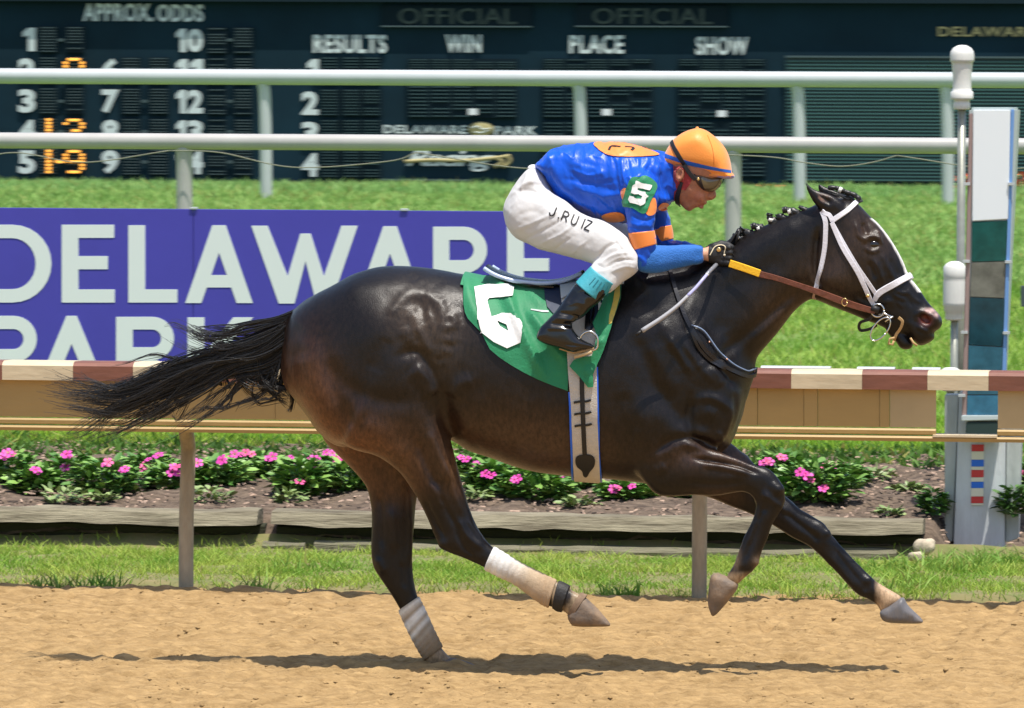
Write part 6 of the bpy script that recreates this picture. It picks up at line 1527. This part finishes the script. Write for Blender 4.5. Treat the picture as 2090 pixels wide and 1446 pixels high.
strap('stirrup_leather', [(1205,615),(1204,640),(1201,664),(1200,680)], .020, HB, leather, sad, .045, .004, 6)
strap('stirrup_leather', [(1218,612),(1216,640),(1210,664),(1204,682)], .010, HB, leather, sad, .045, .004, 6)
for s_ in (1, -1):
    P = crom(np.array([(1184,692),(1186,686),(1194,679),(1204,677),(1213,681),(1219,688),(1220,700),(1216,713),(1190,718),(1180,716)], float), 4)
    Q = at(P[:, 0], P[:, 1], -.335); Q[:, 1] *= s_
    tube('stirrup_iron', Q, .0045, steel, sad, 8)
Q = at([1172,1190,1208], [729,724,718], -.345); tube('stirrup_tread', Q, .007, mat('tan_tread', (.55,.40,.22), rough=.7), sad, 8)
# front fold of the cloth that flies over the girth
ff = [([(1210,712),(1232,700)],5,.014), ([(1245,620),(1238,680),(1225,725)],5,.010), ([(1196,745),(1205,785)],4,.010), ([(1215,735),(1185,755)],7,-.006), ([(1180,760),(1200,775)],5,-.004)]
fl_ = decal('front_fold', [[(1272,588),(1268,615),(1258,645),(1244,690),(1231,722),(1220,744),(1211,765),(1211,789),(1201,790),(1185,772),(1163,750),(1172,738),(1190,732),(1208,730),(1216,715),(1220,690),(1212,668),(1225,645),(1240,615),(1253,592)]], HB, green, cloth, .042, .003, .010, folds=ff, lapn=2)
bmc = bmesh.new(); bmc.from_mesh(fl_.data); FLB = BVHTree.FromBMesh(bmc); bmc.free()
decal('yellow_trim', [[(1262,598),(1271,596),(1270,615),(1262,640),(1250,668),(1242,672),(1246,655),(1256,625)]], HB, mat('yellow_braid', (.62,.47,.06), rough=.6, vcol2=(.45,.36,.10), vscale=60), cloth, .046, .002, .008)
# bridle
wl = mat('white_leather', (.70,.69,.74), rough=.45, bump=.15, bscale=120)
br = empty('bridle', V3(1740, 520, 0), 'white racing bridle with nose band on the horse head', 'bridle')
strap('brow_band', [(1695,453),(1712,442),(1731,429),(1746,415),(1753,411)], .021, HB, wl, br, .004, .004, 6, mirror=True)
strap('head_strap', [(1679,430),(1684,436),(1693,440),(1699,452)], .018, HB, wl, br, .005, .004, 6)
strap('throat_latch', [(1678,431),(1685,452),(1685,480),(1683,510),(1676,548),(1665,590)], .020, HB, wl, br, .004, .004, 6, mirror=True)
strap('latch_tail', [(1664,592),(1661,604),(1659,622)], .010, HB, mat('pinkish_leather', (.40,.27,.22), rough=.6), br, .006, .003, 6, guess=-.05)
strap('cheek_piece', [(1698,455),(1720,505),(1748,552),(1762,580),(1774,605),(1785,624)], .019, HB, wl, br, .006, .004, 6, mirror=True)
strap('nose_hanger', [(1700,458),(1725,503),(1750,545),(1772,577),(1790,604)], .016, HB, wl, br, .003, .004, 6, mirror=True)
strap('nose_band', [(1786,613),(1790,603),(1800,594),(1822,582),(1846,569),(1862,561),(1866,563)], [.018,.026,.026,.026,.026], HB, wl, br, .005, .006, 6, mirror=True)
p, n_ = hug(HB, 1771, 602); sphere('buckle', p+n_*.012, .008, brass, br, (1, .5, .8))
# bit and ring
def ring3(name, cx, cy, rx, ry, Y, r, m_, parent, a0=0, a1=360, rot=0):
    t = np.radians(np.linspace(a0, a1, 30)); x = rx*np.cos(t); y = ry*np.sin(t); q = rad(rot)
    return tube(name, at(cx+x*math.cos(q)-y*math.sin(q), cy+x*math.sin(q)+y*math.cos(q), Y), r, m_, parent, 8)
ring3('bit_ring', 1791, 634, 13, 13, -.078, .0042, steel, br)
ring3('bit_ring', 1797, 672, 14, 28, -.085, .0032, steel, br, rot=38)
tube('bit_bar', at([1792,1806,1822], [642,641,648], -.074), .004, steel, br, 8)
tube('bit_bar', at([1806,1814,1823], [657,652,646], -.082), .0035, steel, br, 8)
tt_ = mat('tan_tongue_tie', (.50,.33,.15), rough=.8)
strap('tongue_tie', [(1834,648),(1842,656),(1839,668),(1830,682),(1826,694)], .012, HB, tt_, br, .004, .003, 6)
tube('tie_knot', at([1826,1816,1814,1822,1824], [690,692,702,704,696], -.04), .005, tt_, br, 8)
tube('tie_tail', at([1858,1864,1872], [690,700,706], -.058), .0045, tt_, br, 8)
strap('chin_strap', [(1784,640),(1774,652),(1757,658),(1753,668),(1758,675),(1775,672),(1790,664)], .012, HB, black, br, .006, .005, 6, free=[-.07,-.06,-.045,-.03,-.02,-.04,-.06])
tube('rein_stop', at([1778,1786,1794], [630,631,634], -.086), .013, black, br, 12)
# reins
rn = empty('reins', V3(1600, 570, -.1), 'brown leather reins with yellow rubber grip running from glove to bit', 'reins')
brl = mat('brown_leather', (.14,.042,.022), rough=.45, var=.3, vscale=30, bump=.3, bscale=60)
yel = mat('yellow_rubber', (.85,.47,.015), rough=.45, bump=.2, bscale=120)
for s_ in (1, -1):
    a = strap('grip', [(1489,538),(1520,548),(1551,559)], .030, HB, yel, rn, free=[-.115*s_, -.125*s_, -.13*s_], thick=.006)
    b_ = strap('rein_strap', [(1550,560),(1580,567),(1615,578),(1671,597),(1726,618),(1760,629),(1786,636)], [.026,.022,.022,.028,.026,.024], HB, brl, rn, free=[-.13*s_,-.13*s_,-.125*s_,-.118*s_,-.11*s_,-.098*s_,-.088*s_], thick=.005)
p = V3(1724, 617, -.116); me = tube_mesh('rein_buckle', [p+Vector((math.cos(a)*.011, -.004, math.sin(a)*.015)) for a in np.linspace(0, 2*math.pi, 13)], .0022, 6); link('rein_buckle', me, brass, rn)
tube('rein_loop', at([1500,1478,1485,1500,1508,1500], [545,530,505,480,472,500], -.03), .006, black, rn, 8)
# whip
wh = empty('whip', V3(1390, 610, -.3), 'thin riding whip with pale handle pointing down along the horse shoulder', 'whip')
P = crom(np.array([(1462,541),(1450,553),(1436,569),(1420,588),(1400,608),(1380,627),(1350,650),(1310,676)], float), 6)
n_ = len(P); t = np.linspace(0, 1, n_); Yw = np.interp(t, [0, .3, 1], [-.10, -.22, -.34])
Q = at(P[:, 0], P[:, 1], Yw)
k1, k2 = int(n_*.22), int(n_*.55)
tube('whip_handle', Q[:k1+1], .0085, mat('whip_silver', (.30,.31,.34), rough=.3, metal=.4), wh, 10)
tube('whip_shaft', Q[k1:k2+1], np.linspace(.0062,.0070,k2-k1+1), mat('lilac_shaft', (.42,.42,.70), rough=.35), wh, 10)
tube('whip_flap', Q[k2:], np.linspace(.0070,.0095,n_-k2), mat('grey_flap', (.36,.36,.38), rough=.5), wh, 10)
tube('whip_tip', [Q[-1]+(Q[-1]-Q[-2])*.0, Q[-1]+(Q[-1]-Q[-3])*.9], .006, black, wh, 8)
for k in (.10, .16, .22): 
    q = Q[int(n_*k)]; sphere('whip_ring', q, .0105, whitec, wh, (.7,.7,.7))
# breast collar
bc = empty('breast_collar', V3(1450, 700, -.2), 'black leather breast collar round the horse chest and neck', 'collar')
bl = mat('black_strap_leather', (.010,.010,.014), rough=.35)
strap('neck_strap', [(1366,552),(1380,600),(1398,646),(1418,680),(1442,716),(1470,742),(1500,760),(1525,768),(1540,764),(1544,750)], .018, HB, bl, bc, .005, .006, 6, mirror=True)
strap('chest_strap', [(1410,668),(1422,700),(1438,724),(1462,745),(1480,752)], .014, HB, bl, bc, .006, .005, 6)
strap('chest_piping', [(1412,666),(1434,678),(1462,716),(1490,742),(1520,757),(1538,752)], .005, HB, mat('blue_grey_edge', (.18,.24,.36), rough=.3), bc, .010, .004, 6)
for x, y in ((1445,700),(1481,736)):
    p, n_ = hug(HB, x, y); sphere('stud', p+n_*.010, .0045, mat('copper_stud', (.6,.35,.25), rough=.3, metal=.8) if x == 1445 else bpy.data.materials['copper_stud'], bc)
tube('mane_grip', at([1470,1484,1496,1504,1510], [508,498,488,478,470], -.02), [.010,.009,.008,.009,.012], hair_m, horse, 10)
